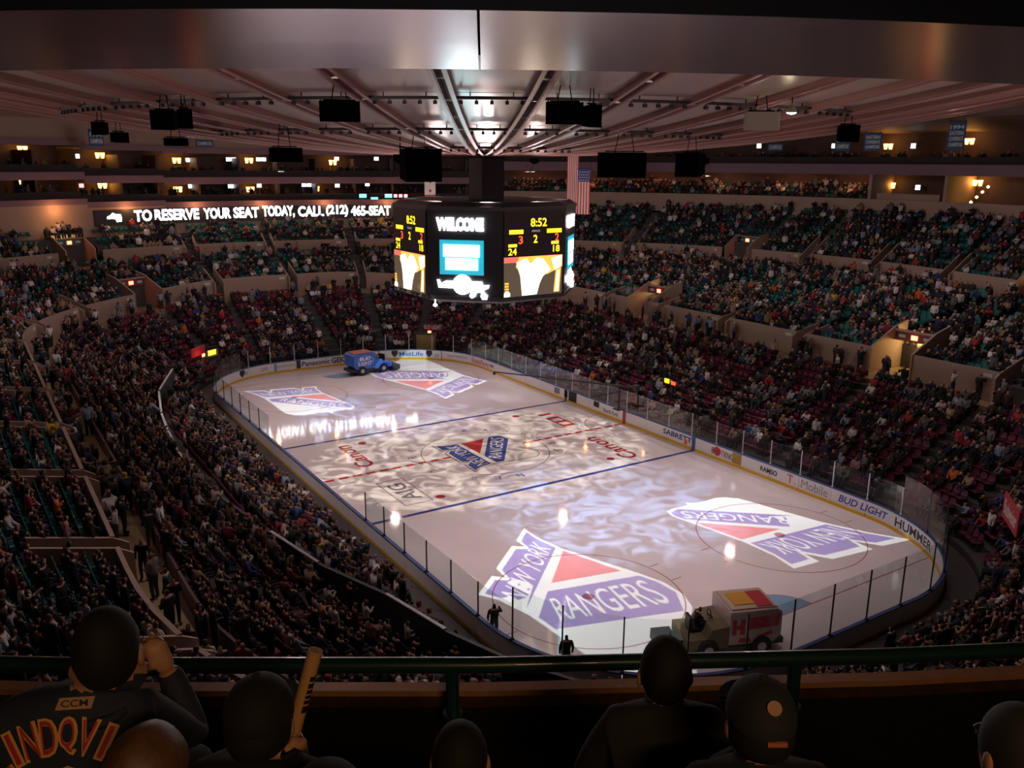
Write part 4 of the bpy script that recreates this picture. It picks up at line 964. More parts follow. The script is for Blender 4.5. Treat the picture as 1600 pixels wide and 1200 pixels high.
# ---- ice resurfacers
TYRE = M('tyre_rubber', (.015, .015, .016), .8); HUB = M('wheel_hub', (.5, .5, .52), .4, .5)
def resurfacer(loc, rz, bodym, trim, label, kind):
    root = empty('ice_resurfacer', loc, rz); tag(root, label, 'ice resurfacer')
    X = lambda P, y0, y1: [[(x, y0, z) for x, z in P], [(x, y1, z) for x, z in P]]
    tank = [(-.25, .62), (1.75, .62), (2.05, .95), (2.05, 1.95), (1.85, 2.1), (-.25, 2.1)]
    t = MB().loft(X(tank, -.95, .95)).obj('snow_tank', bodym, root)
    MB().loft(X([(-2.05, .5), (-.25, .5), (-.25, 1.45), (-1.0, 1.35), (-1.25, .95), (-2.05, .95)], -.92, .92)).obj('rear_body', bodym if kind == 'bud' else trim, root)
    MB().box((.6, 0, .5), (3.4, 1.5, .26)).obj('chassis', DARK, root)
    MB().box((.85, 0, 2.13), (2.0, 1.6, .07)).obj('tank_lid', M('lid_orange', (.42, .09, .06), .5) if kind == 'bud' else M('lid_pale', (.62, .50, .38), .5), root)
    MB().box((-2.55, 0, .34), (.85, 2.05, .46)).box((-2.15, 0, .62), (.4, .8, .2)).obj('conditioner', DARK, root)
    MB().box((-1.45, 0, 1.06), (.5, .55, .14)).box((-1.68, 0, 1.36), (.12, .55, .52)).obj('driver_seat', BLACK, root)
    MB().tube([(-.55, 0, 1.35), (-.85, 0, 1.62)], .03, 6).tube([(-.85 + .06*math.cos(0), .2*math.cos(a), 1.62 + .2*math.sin(a)) for a in np.linspace(0, TAU, 13)[:-1]], .02, 5, closed=True).obj('steering_wheel', BLACK, root)
    for x in (1.2, -1.15):
        for s in (-1, 1):
            Rm = Matrix.Translation((x, s*.88, .46)) @ Matrix.Rotation(PI/2, 4, 'X')
            wh = MB().lathe([(.2, -.15), (.42, -.15), (.46, -.08), (.46, .08), (.42, .15), (.2, .15)], 18, X=Rm).obj('wheel', TYRE, root); MB().lathe([(.03, -.17), (.2, -.165), (.2, .165), (.03, .17)], 12, X=Rm).obj('hub', HUB, wh)
    for s in (-1, 1):
        if kind == 'bud':
            for body, zc, w_, h_ in (('BUD', 1.62, 1.15, .34), ('LIGHT', 1.18, 1.45, .36)):
                V, F = text_fit(body, w_, h_, .03); link('lettering', mkmesh('lettering', [(.85 - s*(x + y*.2), s*.957, zc + y) for x, y in V], F, WHITEP), root)
            V, F = ringgeo(.8, 1.4, .82, .06, 0, 360, 28); link('oval_trim', mkmesh('oval_trim', [(x, s*.955, 1.4 + (z - 1.4)*.62) for x, z in V], F, M('trim_light_blue', (.25, .45, .75), .4)), root)
        else:
            rm = M('resurfacer_red', (.55, .03, .05), .45)
            for P in ([(-.15, 1.05), (.05, 1.05), (.05, 1.3), (.2, 1.3), (.2, 1.05), (.42, 1.05), (.42, 1.75), (.2, 1.75), (.2, 1.5), (.05, 1.5), (.05, 1.75), (-.15, 1.75)],
                      [(.6, 1.25), (1.9, 1.35), (1.98, 1.85), (.62, 1.78)], [(.1, .68), (.75, .68), (.62, .9), (.25, .9)], [(1.0, .8), (1.7, 1.0), (1.6, 1.15), (1.0, .95)]):
                link('side_graphic', mkmesh('side_graphic', [(x, s*.957, z) for x, z in P], [tuple(range(len(P)))], rm), root)
    if kind != 'bud':
        MB().box((.55, 0, 2.18), (.9, 1.0, .04)).obj('hood_graphic', M('lid_amber', (.75, .36, .03), .4), root); MB().box((1.35, -.1, 2.18), (.7, 1.3, .04)).obj('hood_graphic', M('resurfacer_red', (.55, .03, .05), .45), root)
    return root
ZAM = []
ZAM.append(resurfacer((2.6, 26.35, 0), PI - math.radians(-6), M('resurfacer_blue', (.03, .14, .52), .35), None, 'blue ice resurfacer with white lettering at the far end of the ice', 'bud'))
ZAM.append(resurfacer((-4.4, -27.55, 0), math.radians(-22), M('resurfacer_cream', (.60, .46, .42), .4), M('resurfacer_olive', (.16, .12, .06), .5), 'cream and red ice resurfacer behind the near end glass', 'red'))

# ================================================================== PEOPLE
def omat(name, base, use_color=False, pal=None, rough=.8):
    m = bpy.data.materials.new(name); MATS[name] = m; m.use_nodes = True; nt = m.node_tree; b = nt.nodes['Principled BSDF']; b.inputs['Roughness'].default_value = rough; b.inputs['Specular IOR Level'].default_value = .2
    oi = nt.nodes.new('ShaderNodeObjectInfo')
    if use_color: nt.links.new(oi.outputs['Color'], b.inputs['Base Color'])
    else:
        rp = nt.nodes.new('ShaderNodeValToRGB'); rp.color_ramp.interpolation = 'CONSTANT'; e = rp.color_ramp.elements
        e[0].color = (*pal[0], 1); e[1].position = 1.0 / len(pal); e[1].color = (*pal[1], 1)
        for i in range(2, len(pal)): q = e.new(i / len(pal)); q.color = (*pal[i], 1)
        nt.links.new(oi.outputs['Random'], rp.inputs[0]); nt.links.new(rp.outputs[0], b.inputs['Base Color'])
    return m
SKINP = [(.46, .25, .17), (.52, .30, .21), (.38, .20, .13), (.20, .10, .06)]; HAIRP = [(.015, .01, .008), (.04, .022, .012), (.09, .05, .025), (.02, .015, .012), (.16, .12, .09)]; TROP = [(.02, .022, .03), (.03, .035, .06), (.015, .015, .016), (.05, .045, .04), (.04, .05, .09)]
PSKIN, PTOP, PTRO, PHAIR, PSHOE = omat('person_skin', None, pal=SKINP, rough=.6), omat('person_top', None, True), omat('person_trousers', None, pal=TROP), omat('person_hair', None, pal=HAIRP), M('person_shoe', (.02, .018, .016), .6)
def skin_eval(joints, edges, sub):
    names = list(joints); me = bpy.data.meshes.new('sk'); me.from_pydata([joints[n][0] for n in names], [], [(names.index(a), names.index(b)) for a, b in edges])
    o = bpy.data.objects.new('sk', me); COL.objects.link(o); o.modifiers.new('s', 'SKIN')
    for i, n in enumerate(names):
        r = joints[n][1]; me.skin_vertices[0].data[i].radius = (r, r) if not isinstance(r, tuple) else r; me.skin_vertices[0].data[i].use_root = i == 0
    if sub: md = o.modifiers.new('b', 'SUBSURF'); md.levels = sub; md.render_levels = sub
    dg = bpy.context.evaluated_depsgraph_get(); dg.update(); ev = bpy.data.meshes.new_from_object(o.evaluated_get(dg))
    bpy.data.objects.remove(o); bpy.data.meshes.remove(me); return ev
EDGES = [('pelvis', 'spine'), ('spine', 'chest'), ('chest', 'neck'), ('neck', 'head'), ('head', 'crown')]
for s in 'LR': EDGES += [('chest', 'sho' + s), ('sho' + s, 'elb' + s), ('elb' + s, 'wri' + s), ('wri' + s, 'han' + s), ('pelvis', 'hip' + s), ('hip' + s, 'kne' + s), ('kne' + s, 'ank' + s), ('ank' + s, 'toe' + s)]
GRP = {'pelvis': 2, 'spine': 1, 'chest': 1, 'neck': 0, 'head': 0, 'crown': 3, 'sho': 1, 'elb': 1, 'wri': 1, 'han': 0, 'hip': 2, 'kne': 2, 'ank': 2, 'toe': 4}
def pose(kind):
    J = {}
    if kind.startswith('sit'):
        lean = {'sit': 0.0, 'sit_lean': .16, 'sit_clap': .04, 'sit_turn': .0, 'sit_point': .05}[kind]
        J = {'pelvis': ((0, 0, .50), (.165, .14)), 'spine': ((0, lean*.4 - .02, .70), (.165, .125)), 'chest': ((0, lean - .02, .92), (.185, .125)), 'neck': ((0, lean*1.2 + .0, 1.08), .058),
             'head': ((0, lean*1.3 + .035, 1.16), (.078, .09)), 'crown': ((0, lean*1.3 + .025, 1.285), (.08, .092))}
        hz = {'sit': (.12, .34, .63), 'sit_lean': (.10, .50, .66), 'sit_clap': (.04, .36, .92), 'sit_turn': (.16, .30, .62), 'sit_point': (.10, .36, .70)}[kind]
        for s, g in (('L', -1), ('R', 1)):
            h = hz
            if kind == 'sit_turn' and g > 0: h = (.06, .20, 1.10)
            if kind == 'sit_point' and g > 0: h = (.30, .55, 1.05)
            e = ((.25 * g), (lean + h[1] * .25), .74 if h[2] < .8 else .80)
            J['sho' + s] = ((.20*g, lean - .02, 1.0), .075); J['elb' + s] = (e, .056); J['wri' + s] = ((h[0]*g + (e[0] - h[0]*g)*.2, h[1] - .06, h[2] + (.0)), .043); J['han' + s] = ((h[0]*g, h[1], h[2]), .042)
            J['hip' + s] = ((.11*g, .08, .50), .105); J['kne' + s] = ((.14*g, .47, .53), .075); J['ank' + s] = ((.14*g, .50, .11), .055); J['toe' + s] = ((.15*g, .64, .055), .05)
    else:
        J = {'pelvis': ((0, 0, .95), (.165, .125)), 'spine': ((0, 0, 1.13), (.155, .115)), 'chest': ((0, -.01, 1.36), (.19, .125)), 'neck': ((0, 0, 1.53), .058), 'head': ((0, .03, 1.61), (.078, .09)), 'crown': ((0, .025, 1.735), (.08, .092))}
        for s, g in (('L', -1), ('R', 1)):
            J['sho' + s] = ((.205*g, -.01, 1.45), .075)
            if kind == 'stand': e, h = (.27*g, -.02, 1.16), (.25*g, .06, .90)
            elif kind == 'stand_hold': e, h = (.27*g, .0, 1.17), (.12*g, .28, 1.16)
            else: e, h = ((.27*g, .0, 1.17), (.24*g, .08, .92)) if g < 0 else ((.34, .08, 1.30), (.22, .26, 1.50))
            J['elb' + s] = (e, .056); J['wri' + s] = (tuple(np.array(e) + (np.array(h) - e) * .8), .043); J['han' + s] = (h, .042)
            J['hip' + s] = ((.10*g, 0, .90), .105); J['kne' + s] = ((.11*g, .02, .50), .075); J['ank' + s] = ((.11*g, -.02, .10), .055); J['toe' + s] = ((.13*g, .14, .05), .05)
    return J
def groups(V, centers, J):
    segs = []
    for a, b in EDGES:
        A, B = np.array(J[a][0]), np.array(J[b][0]); g = GRP[b if b in GRP else b[:3]]
        ra = J[a][1] if not isinstance(J[a][1], tuple) else max(J[a][1]); rb = J[b][1] if not isinstance(J[b][1], tuple) else max(J[b][1]); segs.append((A, B, g, (ra + rb) / 2, a))
    best = np.full(len(centers), 1e9); gi = np.zeros(len(centers), int)
    for A, B, g, r, a in segs:
        t = np.clip(((centers - A) @ (B - A)) / ((B - A) @ (B - A)), 0, 1); d = np.linalg.norm(centers - A - t[:, None] * (B - A), axis=1) / r
        m = d < best; best[m] = d[m]; gi[m] = g
    hd = np.array(J['head'][0]); hr = centers - hd
    ishead = np.linalg.norm(hr * [1, 1, .75], axis=1) < .19
    ishead &= hr[:, 2] > -.10
    gi[ishead] = 0; gi[ishead & ((hr[:, 2] > .10) | ((hr[:, 1] < .0) & (hr[:, 2] > -.06)))] = 3
    return gi
POSES = ['sit', 'sit_lean', 'sit_clap', 'sit_turn', 'sit_point', 'stand', 'stand_hold', 'stand_raise']
HI, LO = {}, {}
for pk in POSES:
    J = pose(pk)
    ev = skin_eval(J, EDGES, 1); C = np.array([p.center[:] for p in ev.polygons]); V = np.array([v.co[:] for v in ev.vertices])
    me = mkmesh('person', V, [tuple(p.vertices) for p in ev.polygons], [PSKIN, PTOP, PTRO, PHAIR, PSHOE], groups(V, C, J), True); HI[pk] = me; bpy.data.meshes.remove(ev)
    ev = skin_eval(J, EDGES, 0); ev.calc_loop_triangles()
    V = np.array([v.co[:] for v in ev.vertices]); T = np.array([t.vertices[:] for t in ev.loop_triangles]); LO[pk] = (V, T, groups(V, V[T].mean(1), J)); bpy.data.meshes.remove(ev)

TOPS = [('black', (.012, .012, .014), 26), ('charcoal', (.035, .035, .04), 18), ('navy', (.018, .026, .06), 15), ('dark brown', (.05, .03, .02), 8), ('dark green', (.02, .05, .035), 4), ('grey', (.16, .155, .16), 9), ('white', (.66, .64, .62), 9),
        ('pale blue', (.26, .31, .40), 6), ('royal blue', (.04, .08, .22), 2.5), ('red', (.36, .035, .04), 2.5), ('tan', (.34, .24, .15), 4), ('maroon', (.17, .02, .04), 4), ('orange', (.60, .14, .03), .6), ('yellow', (.56, .38, .05), .5), ('pink', (.42, .24, .25), 1.5)]
TW = np.array([t[2] for t in TOPS], float); TW /= TW.sum()
def noise2(x, y): return math.sin(x*.31 + 1.3)*math.sin(y*.27 + .4) + .6*math.sin(x*.83 - y*.61 + 2.0) + .4*math.sin(1.9*y + x*.4)
PEOPLE, SEATS = [], []
for sl_ in SLOTS:
    tier, sec, row, seat, pos, th, cnt, u = sl_
    x, y, d = proj((pos[0], pos[1], pos[2] + .8))
    if d < 2 or not (-160 < x < 1760 and 150 < y < 1130): continue
    if any(abs(pos[0] - zx) < .1 for zx in ()): continue
    left = pos[0] < -10 and pos[1] < 26; occ = .93 if left else .60 if tier == 'red' else .80 if tier == 'balcony' else .66
    if pos[1] < -31: occ = .9
    occ = min(.97, occ + .16 * noise2(pos[0]*.8, pos[1]*.8)) if not left else occ
    taken = RNG.random() < occ
    SEATS.append((d, x, y, tier, pos, th, taken, sl_))
    if taken:
        pk = POSES[RNG.choice(8, p=[.34, .2, .12, .1, .04, .08, .07, .05])]; ti = RNG.choice(len(TOPS), p=TW)
        PEOPLE.append((d, x, y, tier, pos, th + RNG.normal(0, .25), pk, ti, sl_))
# people on the walkways
for i in range(70):
    u = INV(-26, 26) + RNG.random() * 62; p = at_path(CN, u, 12.7 + RNG.normal(0, .4), z_walk(u)); x, y, d = proj((p[0], p[1], p[2] + 1))
    if d > 2 and -40 < x < 1640 and y < 1090: PEOPLE.append((d, x, y, 'walkway', p, RNG.random() * TAU, POSES[5 + RNG.integers(3)], RNG.choice(len(TOPS), p=TW), ('walkway', 0, 0, 200 + i, p, 0, 0, u)))
for i in range(150):
    u = RNG.random() * UT; up = RNG.random() < .4; d_ = circ_d(u, r_b(u) + .6) if up else 12.7 + RNG.normal(0, .35); p = at_path(CN, u, d_, Z_B if up else z_walk(u)); x, y, d = proj((p[0], p[1], p[2] + 1))
    if d > 2 and -40 < x < 1640 and y < 1090: PEOPLE.append((d, x, y, 'walkway', p, RNG.random() * TAU, POSES[5 + RNG.integers(3)], RNG.choice(len(TOPS), p=TW), ('walkway', 0, 0, i, p, 0, 0, u)))
for lv in (15.1, 17.7):
    for a in np.arange(-30, 31, .62):
        if RNG.random() < .45: continue
        r_ = RNG.uniform(57.9, 59.6); p = pol(r_, a, lv + dzs(a)); x, y, d = proj((p[0], p[1], p[2] + 1)); PEOPLE.append((d, x, y, 'balcony', p, RNG.random() * TAU, POSES[5 + RNG.integers(3)], RNG.choice(6), ('balcony', 41, 0, 0, p, 0, 0, 0)))
for a in np.arange(33, 108, .5):
    if RNG.random() < .35: continue
    p = pol(RNG.uniform(58.0, 60.0), a, 19.7); x, y, d = proj((p[0], p[1], p[2] + 1)); PEOPLE.append((d, x, y, 'balcony', p, RNG.random() * TAU, POSES[5 + RNG.integers(3)], RNG.choice(6), ('balcony', 41, 0, 0, p, 0, 0, 0)))
inframe = [p for p in PEOPLE if 4 < p[1] < 1596 and p[2] < 1066]
inframe.sort(key=lambda p: p[0]); CHOSEN = inframe[:292]; chosen_id = set(id(p) for p in CHOSEN)
NUMW = ['first', 'second', 'third', 'fourth', 'fifth', 'sixth', 'seventh', 'eighth', 'ninth', 'tenth', 'eleventh', 'twelfth', 'thirteenth', 'fourteenth', 'fifteenth', 'sixteenth', 'seventeenth', 'eighteenth', 'nineteenth', 'twentieth', 'twenty-first', 'twenty-second', 'twenty-third', 'twenty-fourth', 'twenty-fifth', 'twenty-sixth', 'twenty-seventh', 'twenty-eighth', 'twenty-ninth', 'thirtieth', 'thirty-first', 'thirty-second', 'thirty-third', 'thirty-fourth']
def nw(i): return NUMW[i] if i < len(NUMW) else 'far'
BLOCK = {}
for side in (-1, 1):
    ids = sorted([(CN(UT*(i + .5)/NSEC)[1] + CN(UT*(i + .5)/NSEC)[3]*14, i) for i in range(NSEC) if (CN(UT*(i + .5)/NSEC)[0] + CN(UT*(i + .5)/NSEC)[2]*14) * side >= 0])
    for n_, (_, i) in enumerate(ids): BLOCK[i] = f"{'left' if side < 0 else 'right'} side, {NUMW[n_]} block"
def place_words(sl_): return BLOCK.get(sl_[1], 'far side') if sl_[0] != 'walkway' else ('left side' if sl_[4][0] < 0 else 'right side')
TW_ = {'red': 'maroon', 'lower_green': 'lower teal', 'upper_green': 'upper teal', 'balcony': 'balcony', 'walkway': 'walkway'}
used = set(); WALKN = {}
for p in CHOSEN:
    d, x, y, tier, pos, th, pk, ti, sl_ = p
    o = link('person', HI[pk], None, pos, th); k = RNG.uniform(.93, 1.06); o.scale = (k, k, k); c = TOPS[ti][1]; j = RNG.uniform(.8, 1.2); o.color = (c[0]*j, c[1]*j, c[2]*j, 1)
    ps = 'standing' if pk.startswith('stand') else 'leaning' if pk == 'sit_lean' else 'seated'
    loc = f'{nw(sl_[2])} {TW_[tier]} row' if tier != 'walkway' else 'on the walkway'
    lab = f'{ps} person in {TOPS[ti][0]}, {loc}, {place_words(sl_)}' + (f', {nw(sl_[3])} seat' if tier != 'walkway' else '')
    if tier == 'walkway': ww = WALKN.setdefault(lab, 0); WALKN[lab] += 1; lab = lab + f', {nw(ww)} from near end'
    while lab in used: lab = lab.replace(' person', ' spectator') if ' person' in lab else lab + ', further along'
    used.add(lab); tag(o, lab, 'person', 'crowd in the nearer stands')
def stuff_mesh(name, parts, mat, label, cat):
    """parts: list of (V, T, RGB per face)"""
    nv = sum(len(p[0]) for p in parts); V = np.concatenate([p[0] for p in parts]).astype(np.float32); off = np.cumsum([0] + [len(p[0]) for p in parts[:-1]])
    T = np.concatenate([p[1] + o_ for p, o_ in zip(parts, off)]).astype(np.int32); Cc = np.concatenate([p[2] for p in parts]).astype(np.float32)
    me = bpy.data.meshes.new(name); me.vertices.add(len(V)); me.vertices.foreach_set('co', V.ravel()); me.loops.add(T.size); me.loops.foreach_set('vertex_index', T.ravel())
    me.polygons.add(len(T)); me.polygons.foreach_set('loop_start', np.arange(0, T.size, 3, dtype=np.int32)); 
    me.update(calc_edges=True)
    at = me.attributes.new('tone', 'FLOAT_COLOR', 'CORNER'); at.data.foreach_set('color', np.repeat(np.c_[Cc, np.ones(len(Cc), np.float32)], 3, axis=0).ravel())
    me.materials.append(mat); o = link(name, me); tag(o, label, cat, kind='stuff'); return o
def attr_mat(name, rough):
    m = bpy.data.materials.new(name); m.use_nodes = True; nt = m.node_tree; a = nt.nodes.new('ShaderNodeAttribute'); a.attribute_name = 'tone'; b = nt.nodes['Principled BSDF']; b.inputs['Roughness'].default_value = rough; b.inputs['Specular IOR Level'].default_value = .25
    nt.links.new(a.outputs['Color'], b.inputs['Base Color']); return m
parts = []
for p in PEOPLE:
    if id(p) in chosen_id: continue
    d, x, y, tier, pos, th, pk, ti, sl_ = p; V, T, g = LO[pk]; k = RNG.uniform(.93, 1.06); c, s = math.cos(th)*k, math.sin(th)*k
    W = np.stack([V[:, 0]*c - V[:, 1]*s + pos[0], V[:, 0]*s + V[:, 1]*c + pos[1], V[:, 2]*k + pos[2]], 1)
    pal = np.array([SKINP[RNG.integers(4)], np.array(TOPS[ti][1]) * RNG.uniform(.8, 1.2), TROP[RNG.integers(5)], HAIRP[RNG.integers(5)] if RNG.random() < .85 else TOPS[RNG.choice(len(TOPS))][1], (.02, .018, .016)])
    parts.append((W, T, pal[g]))
stuff_mesh('crowd', parts, attr_mat('crowd_clothing', .8), 'distant crowd of spectators filling the far and right stands', 'crowd')
# seats
def seat_solid(mb):
    mb.loft([[(-.24, -.20, .44), (.24, -.20, .44), (.24, .22, .47), (-.24, .22, .47)], [(-.24, -.20, .39), (.24, -.20, .39), (.24, .22, .42), (-.24, .22, .42)]])
    mb.loft([[(-.24, -.20, .46), (.24, -.20, .46), (.24, -.24, .46), (-.24, -.24, .46)], [(-.24, -.27, .70), (.24, -.27, .70), (.24, -.31, .70), (-.24, -.31, .70)], [(-.19, -.29, .86), (.19, -.29, .86), (.19, -.33, .86), (-.19, -.33, .86)]])
    return mb
smb = seat_solid(MB()); SV = np.array(smb.v); ST = np.array([t for f in smb.f for t in [(f[0], f[i], f[i+1]) for i in range(1, len(f) - 1)]])
seat_me = {}
for nm, m in (('green', GREENS), ('red', REDS)):
    root_mb = seat_solid(MB()); seat_me[nm] = root_mb.mesh('stadium_seat', m); 
leg_me = MB().box((-.25, -.05, .22), (.03, .12, .44)).box((.25, -.05, .22), (.03, .12, .44)).box((-.25, -.02, .58), (.04, .34, .04)).box((.25, -.02, .58), (.04, .34, .04)).box((0, -.05, .36), (.53, .06, .04)).mesh('arm_frame', DARK)
free = {'green': [], 'red': []}; rest = []
for s_ in SEATS:
    d, x, y, tier, pos, th, taken, sl_ = s_; kind = 'red' if tier == 'red' else 'green'
    if not taken and 0 < x < 1600 and y < 1066: free[kind].append(s_)
    else: rest.append(s_)
usedl = {}
for kind, lst in free.items():
    lst.sort(key=lambda q: q[0])
    for s_ in lst[:148]:
        d, x, y, tier, pos, th, taken, sl_ = s_
        o = link('stadium_seat', seat_me[kind], None, pos, th); link('arm_frame', leg_me, o)
        lab = f"empty {'maroon' if kind == 'red' else 'teal'} seat, {nw(sl_[2])} {TW_[tier]} row, {place_words(sl_)}, {nw(sl_[3])} seat"
        tag(o, lab, 'seat', f"empty {'maroon' if kind == 'red' else 'teal'} seats")
    rest += lst[148:]
for kind, col in (('green', (.016, .155, .142)), ('red', (.17, .028, .066))):
    parts = []
    for d, x, y, tier, pos, th, taken, sl_ in rest:
        if ('red' if tier == 'red' else 'green') != kind: continue
        c, s = math.cos(th), math.sin(th); parts.append((np.stack([SV[:, 0]*c - SV[:, 1]*s + pos[0], SV[:, 0]*s + SV[:, 1]*c + pos[1], SV[:, 2] + pos[2]], 1), ST, np.tile(np.array(col) * RNG.uniform(.75, 1.2), (len(ST), 1))))
    stuff_mesh('seat_rows', parts, attr_mat('seat_plastic_' + kind, .45), f"rows of {'maroon' if kind == 'red' else 'teal'} plastic seats across the stands", 'seats')
print('people', len(PEOPLE), 'seats', len(SEATS), 'free', {k: len(v) for k, v in free.items()}, 'tris/person', len(LO['sit'][1]))
def extra_person(loc, th, pk, col, label, scale=1.0, parent=None):
    o = link('person', HI[pk], None, loc, th); o.color = (*col, 1); o.scale = (scale,)*3; tag(o, label, 'person'); return o
for zr, col, lab in ((ZAM[0], (.012, .012, .014), 'driver in black sitting on the blue ice resurfacer'), (ZAM[1], (.014, .014, .016), 'driver in black sitting on the cream ice resurfacer')):
    a = zr.rotation_euler.z; p = Vector(zr.location) + Matrix.Rotation(a, 3, 'Z') @ Vector((-1.42, 0, .68)); extra_person(p, a - PI/2, 'sit_lean', col, lab)
for px, py, pk, col, lab in ((884, 1052, 'stand', (.012, .012, .013), 'man in black suit standing at the near left glass'), (772, 1000, 'stand_raise', (.014, .014, .015), 'person in black reaching out by the near left glass gate')):
    p = at_z(px, py, 0.15); extra_person((p[0], p[1], .12), -.4, pk, col, lab)

# ================================================================== THE ROW IN FRONT
FSKIN = M('front_skin', (.42, .22, .14), .55); FDARK = M('black_coat', (.005, .005, .006), .9); FNAVY = M('navy_jersey', (.012, .018, .045), .8); FGREY = M('dark_hoodie', (.010, .012, .018), .9); FJACK = M('dark_jacket', (.013, .013, .014), .9)
HBLK = M('hair_black', (.004, .004, .004), .8); HBRN = M('hair_brown', (.10, .045, .022), .55, noise=(60.0, .5)); CAPB = M('cap_black', (.006, .006, .007), .85); CAPN = M('cap_navy', (.016, .018, .024), .85)
PATCH = M('patch_tan', (.42, .24, .13), .7); ORANGE = M('strap_orange', (.52, .14, .05), .6); GOLD = M('letter_gold', (.62, .33, .09), .6); LRED = M('letter_red', (.42, .02, .03), .6)
def ell(mb, c, r, nu=16, nv=10, v0=-90, v1=90, X=None, f=None):
    R = []
    for j in range(nv + 1):
        t = math.radians(v0 + (v1 - v0)*j/nv); cz, sz = max(math.cos(t), .02), math.sin(t); ring = []
        for i in range(nu):
            a = TAU*i/nu; p = [c[0] + r[0]*cz*math.cos(a), c[1] + r[1]*cz*math.sin(a), c[2] + r[2]*sz]
            ring.append(tuple(f(p)) if f else tuple(p))
        R.append(ring)
    return mb.loft(R, X=X)
def hand_obj(parent, loc, rot, curl=.9, mat=FSKIN, mirror=1):
    J = {'wrist': ((0, 0, 0), (.026, .020)), 'palm': ((0, 0, .05), (.036, .017)), 'knuck': ((0, 0, .085), (.038, .015))}; E = [('wrist', 'palm'), ('palm', 'knuck')]
    for i, (x, L) in enumerate(((-.030, .070), (-.010, .080), (.011, .075), (.030, .060))):
        p = np.array([x, 0, .085]); a = 0.25
        for k in range(3):
            a += curl * (.6 if k else .5); p2 = p + L * (.45, .32, .25)[k] * np.array([0, math.sin(a), math.cos(a)]); n = f'f{i}{k}'; J[n] = (tuple(p2), .0088 - .0006*k)
            E.append(('knuck' if k == 0 else f'f{i}{k-1}', n)); p = p2
    J['t0'] = ((-.038*mirror, .012, .035), .012); J['t1'] = ((-.052*mirror, .034, .062), .010); J['t2'] = ((-.044*mirror, .052, .086), .009); E += [('palm', 't0'), ('t0', 't1'), ('t1', 't2')]
    ev = skin_eval(J, E, 1); me = mkmesh('hand', [v.co[:] for v in ev.vertices], [tuple(p.vertices) for p in ev.polygons], mat, None, True); bpy.data.meshes.remove(ev)
    o = link('hand', me, parent, loc); o.rotation_euler = rot; return o
def front_person(px, py, dep, top, label, J_edit=None, yaw=0.0, head_dx=0.0, skin=FSKIN, scale=1.0, legs=FDARK):
    J = pose('sit')
    J.update({'neck': ((head_dx*.6, .0, 1.10), .058), 'head': ((head_dx, .03, 1.15), (.074, .092)), 'crown': ((head_dx, .015, 1.262), (.078, .096))})
    J['chest'] = ((0, -.035, .97), (.165, .12)); J['spine'] = ((0, -.03, .72), (.17, .13))
    for s, g in (('L', -1), ('R', 1)): J['sho' + s] = ((.16*g, -.02, 1.035), .072)
    if J_edit: J_edit(J)
    h = at_d(px, py, dep); th = -YAW + yaw; off = Matrix.Rotation(th, 3, 'Z') @ Vector((head_dx*scale, .02*scale, 1.21*scale)); base = Vector(h) - off
    ev = skin_eval(J, EDGES, 2); C = np.array([p.center[:] for p in ev.polygons]); V = np.array([v.co[:] for v in ev.vertices]); g = groups(V, C, J); g[g == 3] = 0
    hd_ = np.minimum(np.linalg.norm(C - np.array(J['hanL'][0]), axis=1), np.linalg.norm(C - np.array(J['hanR'][0]), axis=1)); g[(C[:, 2] < 1.125) & (C[:, 2] > .55) & (g == 0) & (hd_ > .07)] = 1
    me = mkmesh('person', V, [tuple(p.vertices) for p in ev.polygons], [skin, top, legs, skin, BLACK], g, True); bpy.data.meshes.remove(ev)
    o = link('person', me, None, base, th); o.scale = (scale,)*3; tag(o, label, 'person', 'spectators in the row before the rail')
    hc = (head_dx, .022, 1.20)
    for s in (-1, 1): 
        mb = MB(); ell(mb, (0, 0, 0), (.012, .022, .033), 8, 6); e = mb.obj('ear', skin, o, (head_dx + s*.080, .02, 1.185), smooth=True); e.rotation_euler = (0, 0, s*.35)
    mb = MB(); ell(mb, (0, 0, 0), (.014, .02, .022), 8, 6); mb.obj('nose', skin, o, (head_dx, .128, 1.185), smooth=True)
    for s in (-1, 1): mb = MB(); ell(mb, (0, 0, 0), (.014, .008, .008), 8, 6); mb.obj('eye', M('eye_white', (.7, .68, .65), .3), o, (head_dx + s*.032, .112, 1.215), smooth=True)
    MB().box((0, 0, 0), (.045, .012, .010)).obj('mouth', M('lip', (.30, .10, .08), .5), o, (head_dx, .112, 1.135))
    return o, hc
def hair(o, hc, m, r=(.094, .113, .125), dz=.022, low=-38, f=None, name='hair'):
    mb = MB(); ell(mb, (hc[0], hc[1] - .016, hc[2] + dz), r, 24, 14, low, 90, f=f); return mb.obj(name, m, o, smooth=True)
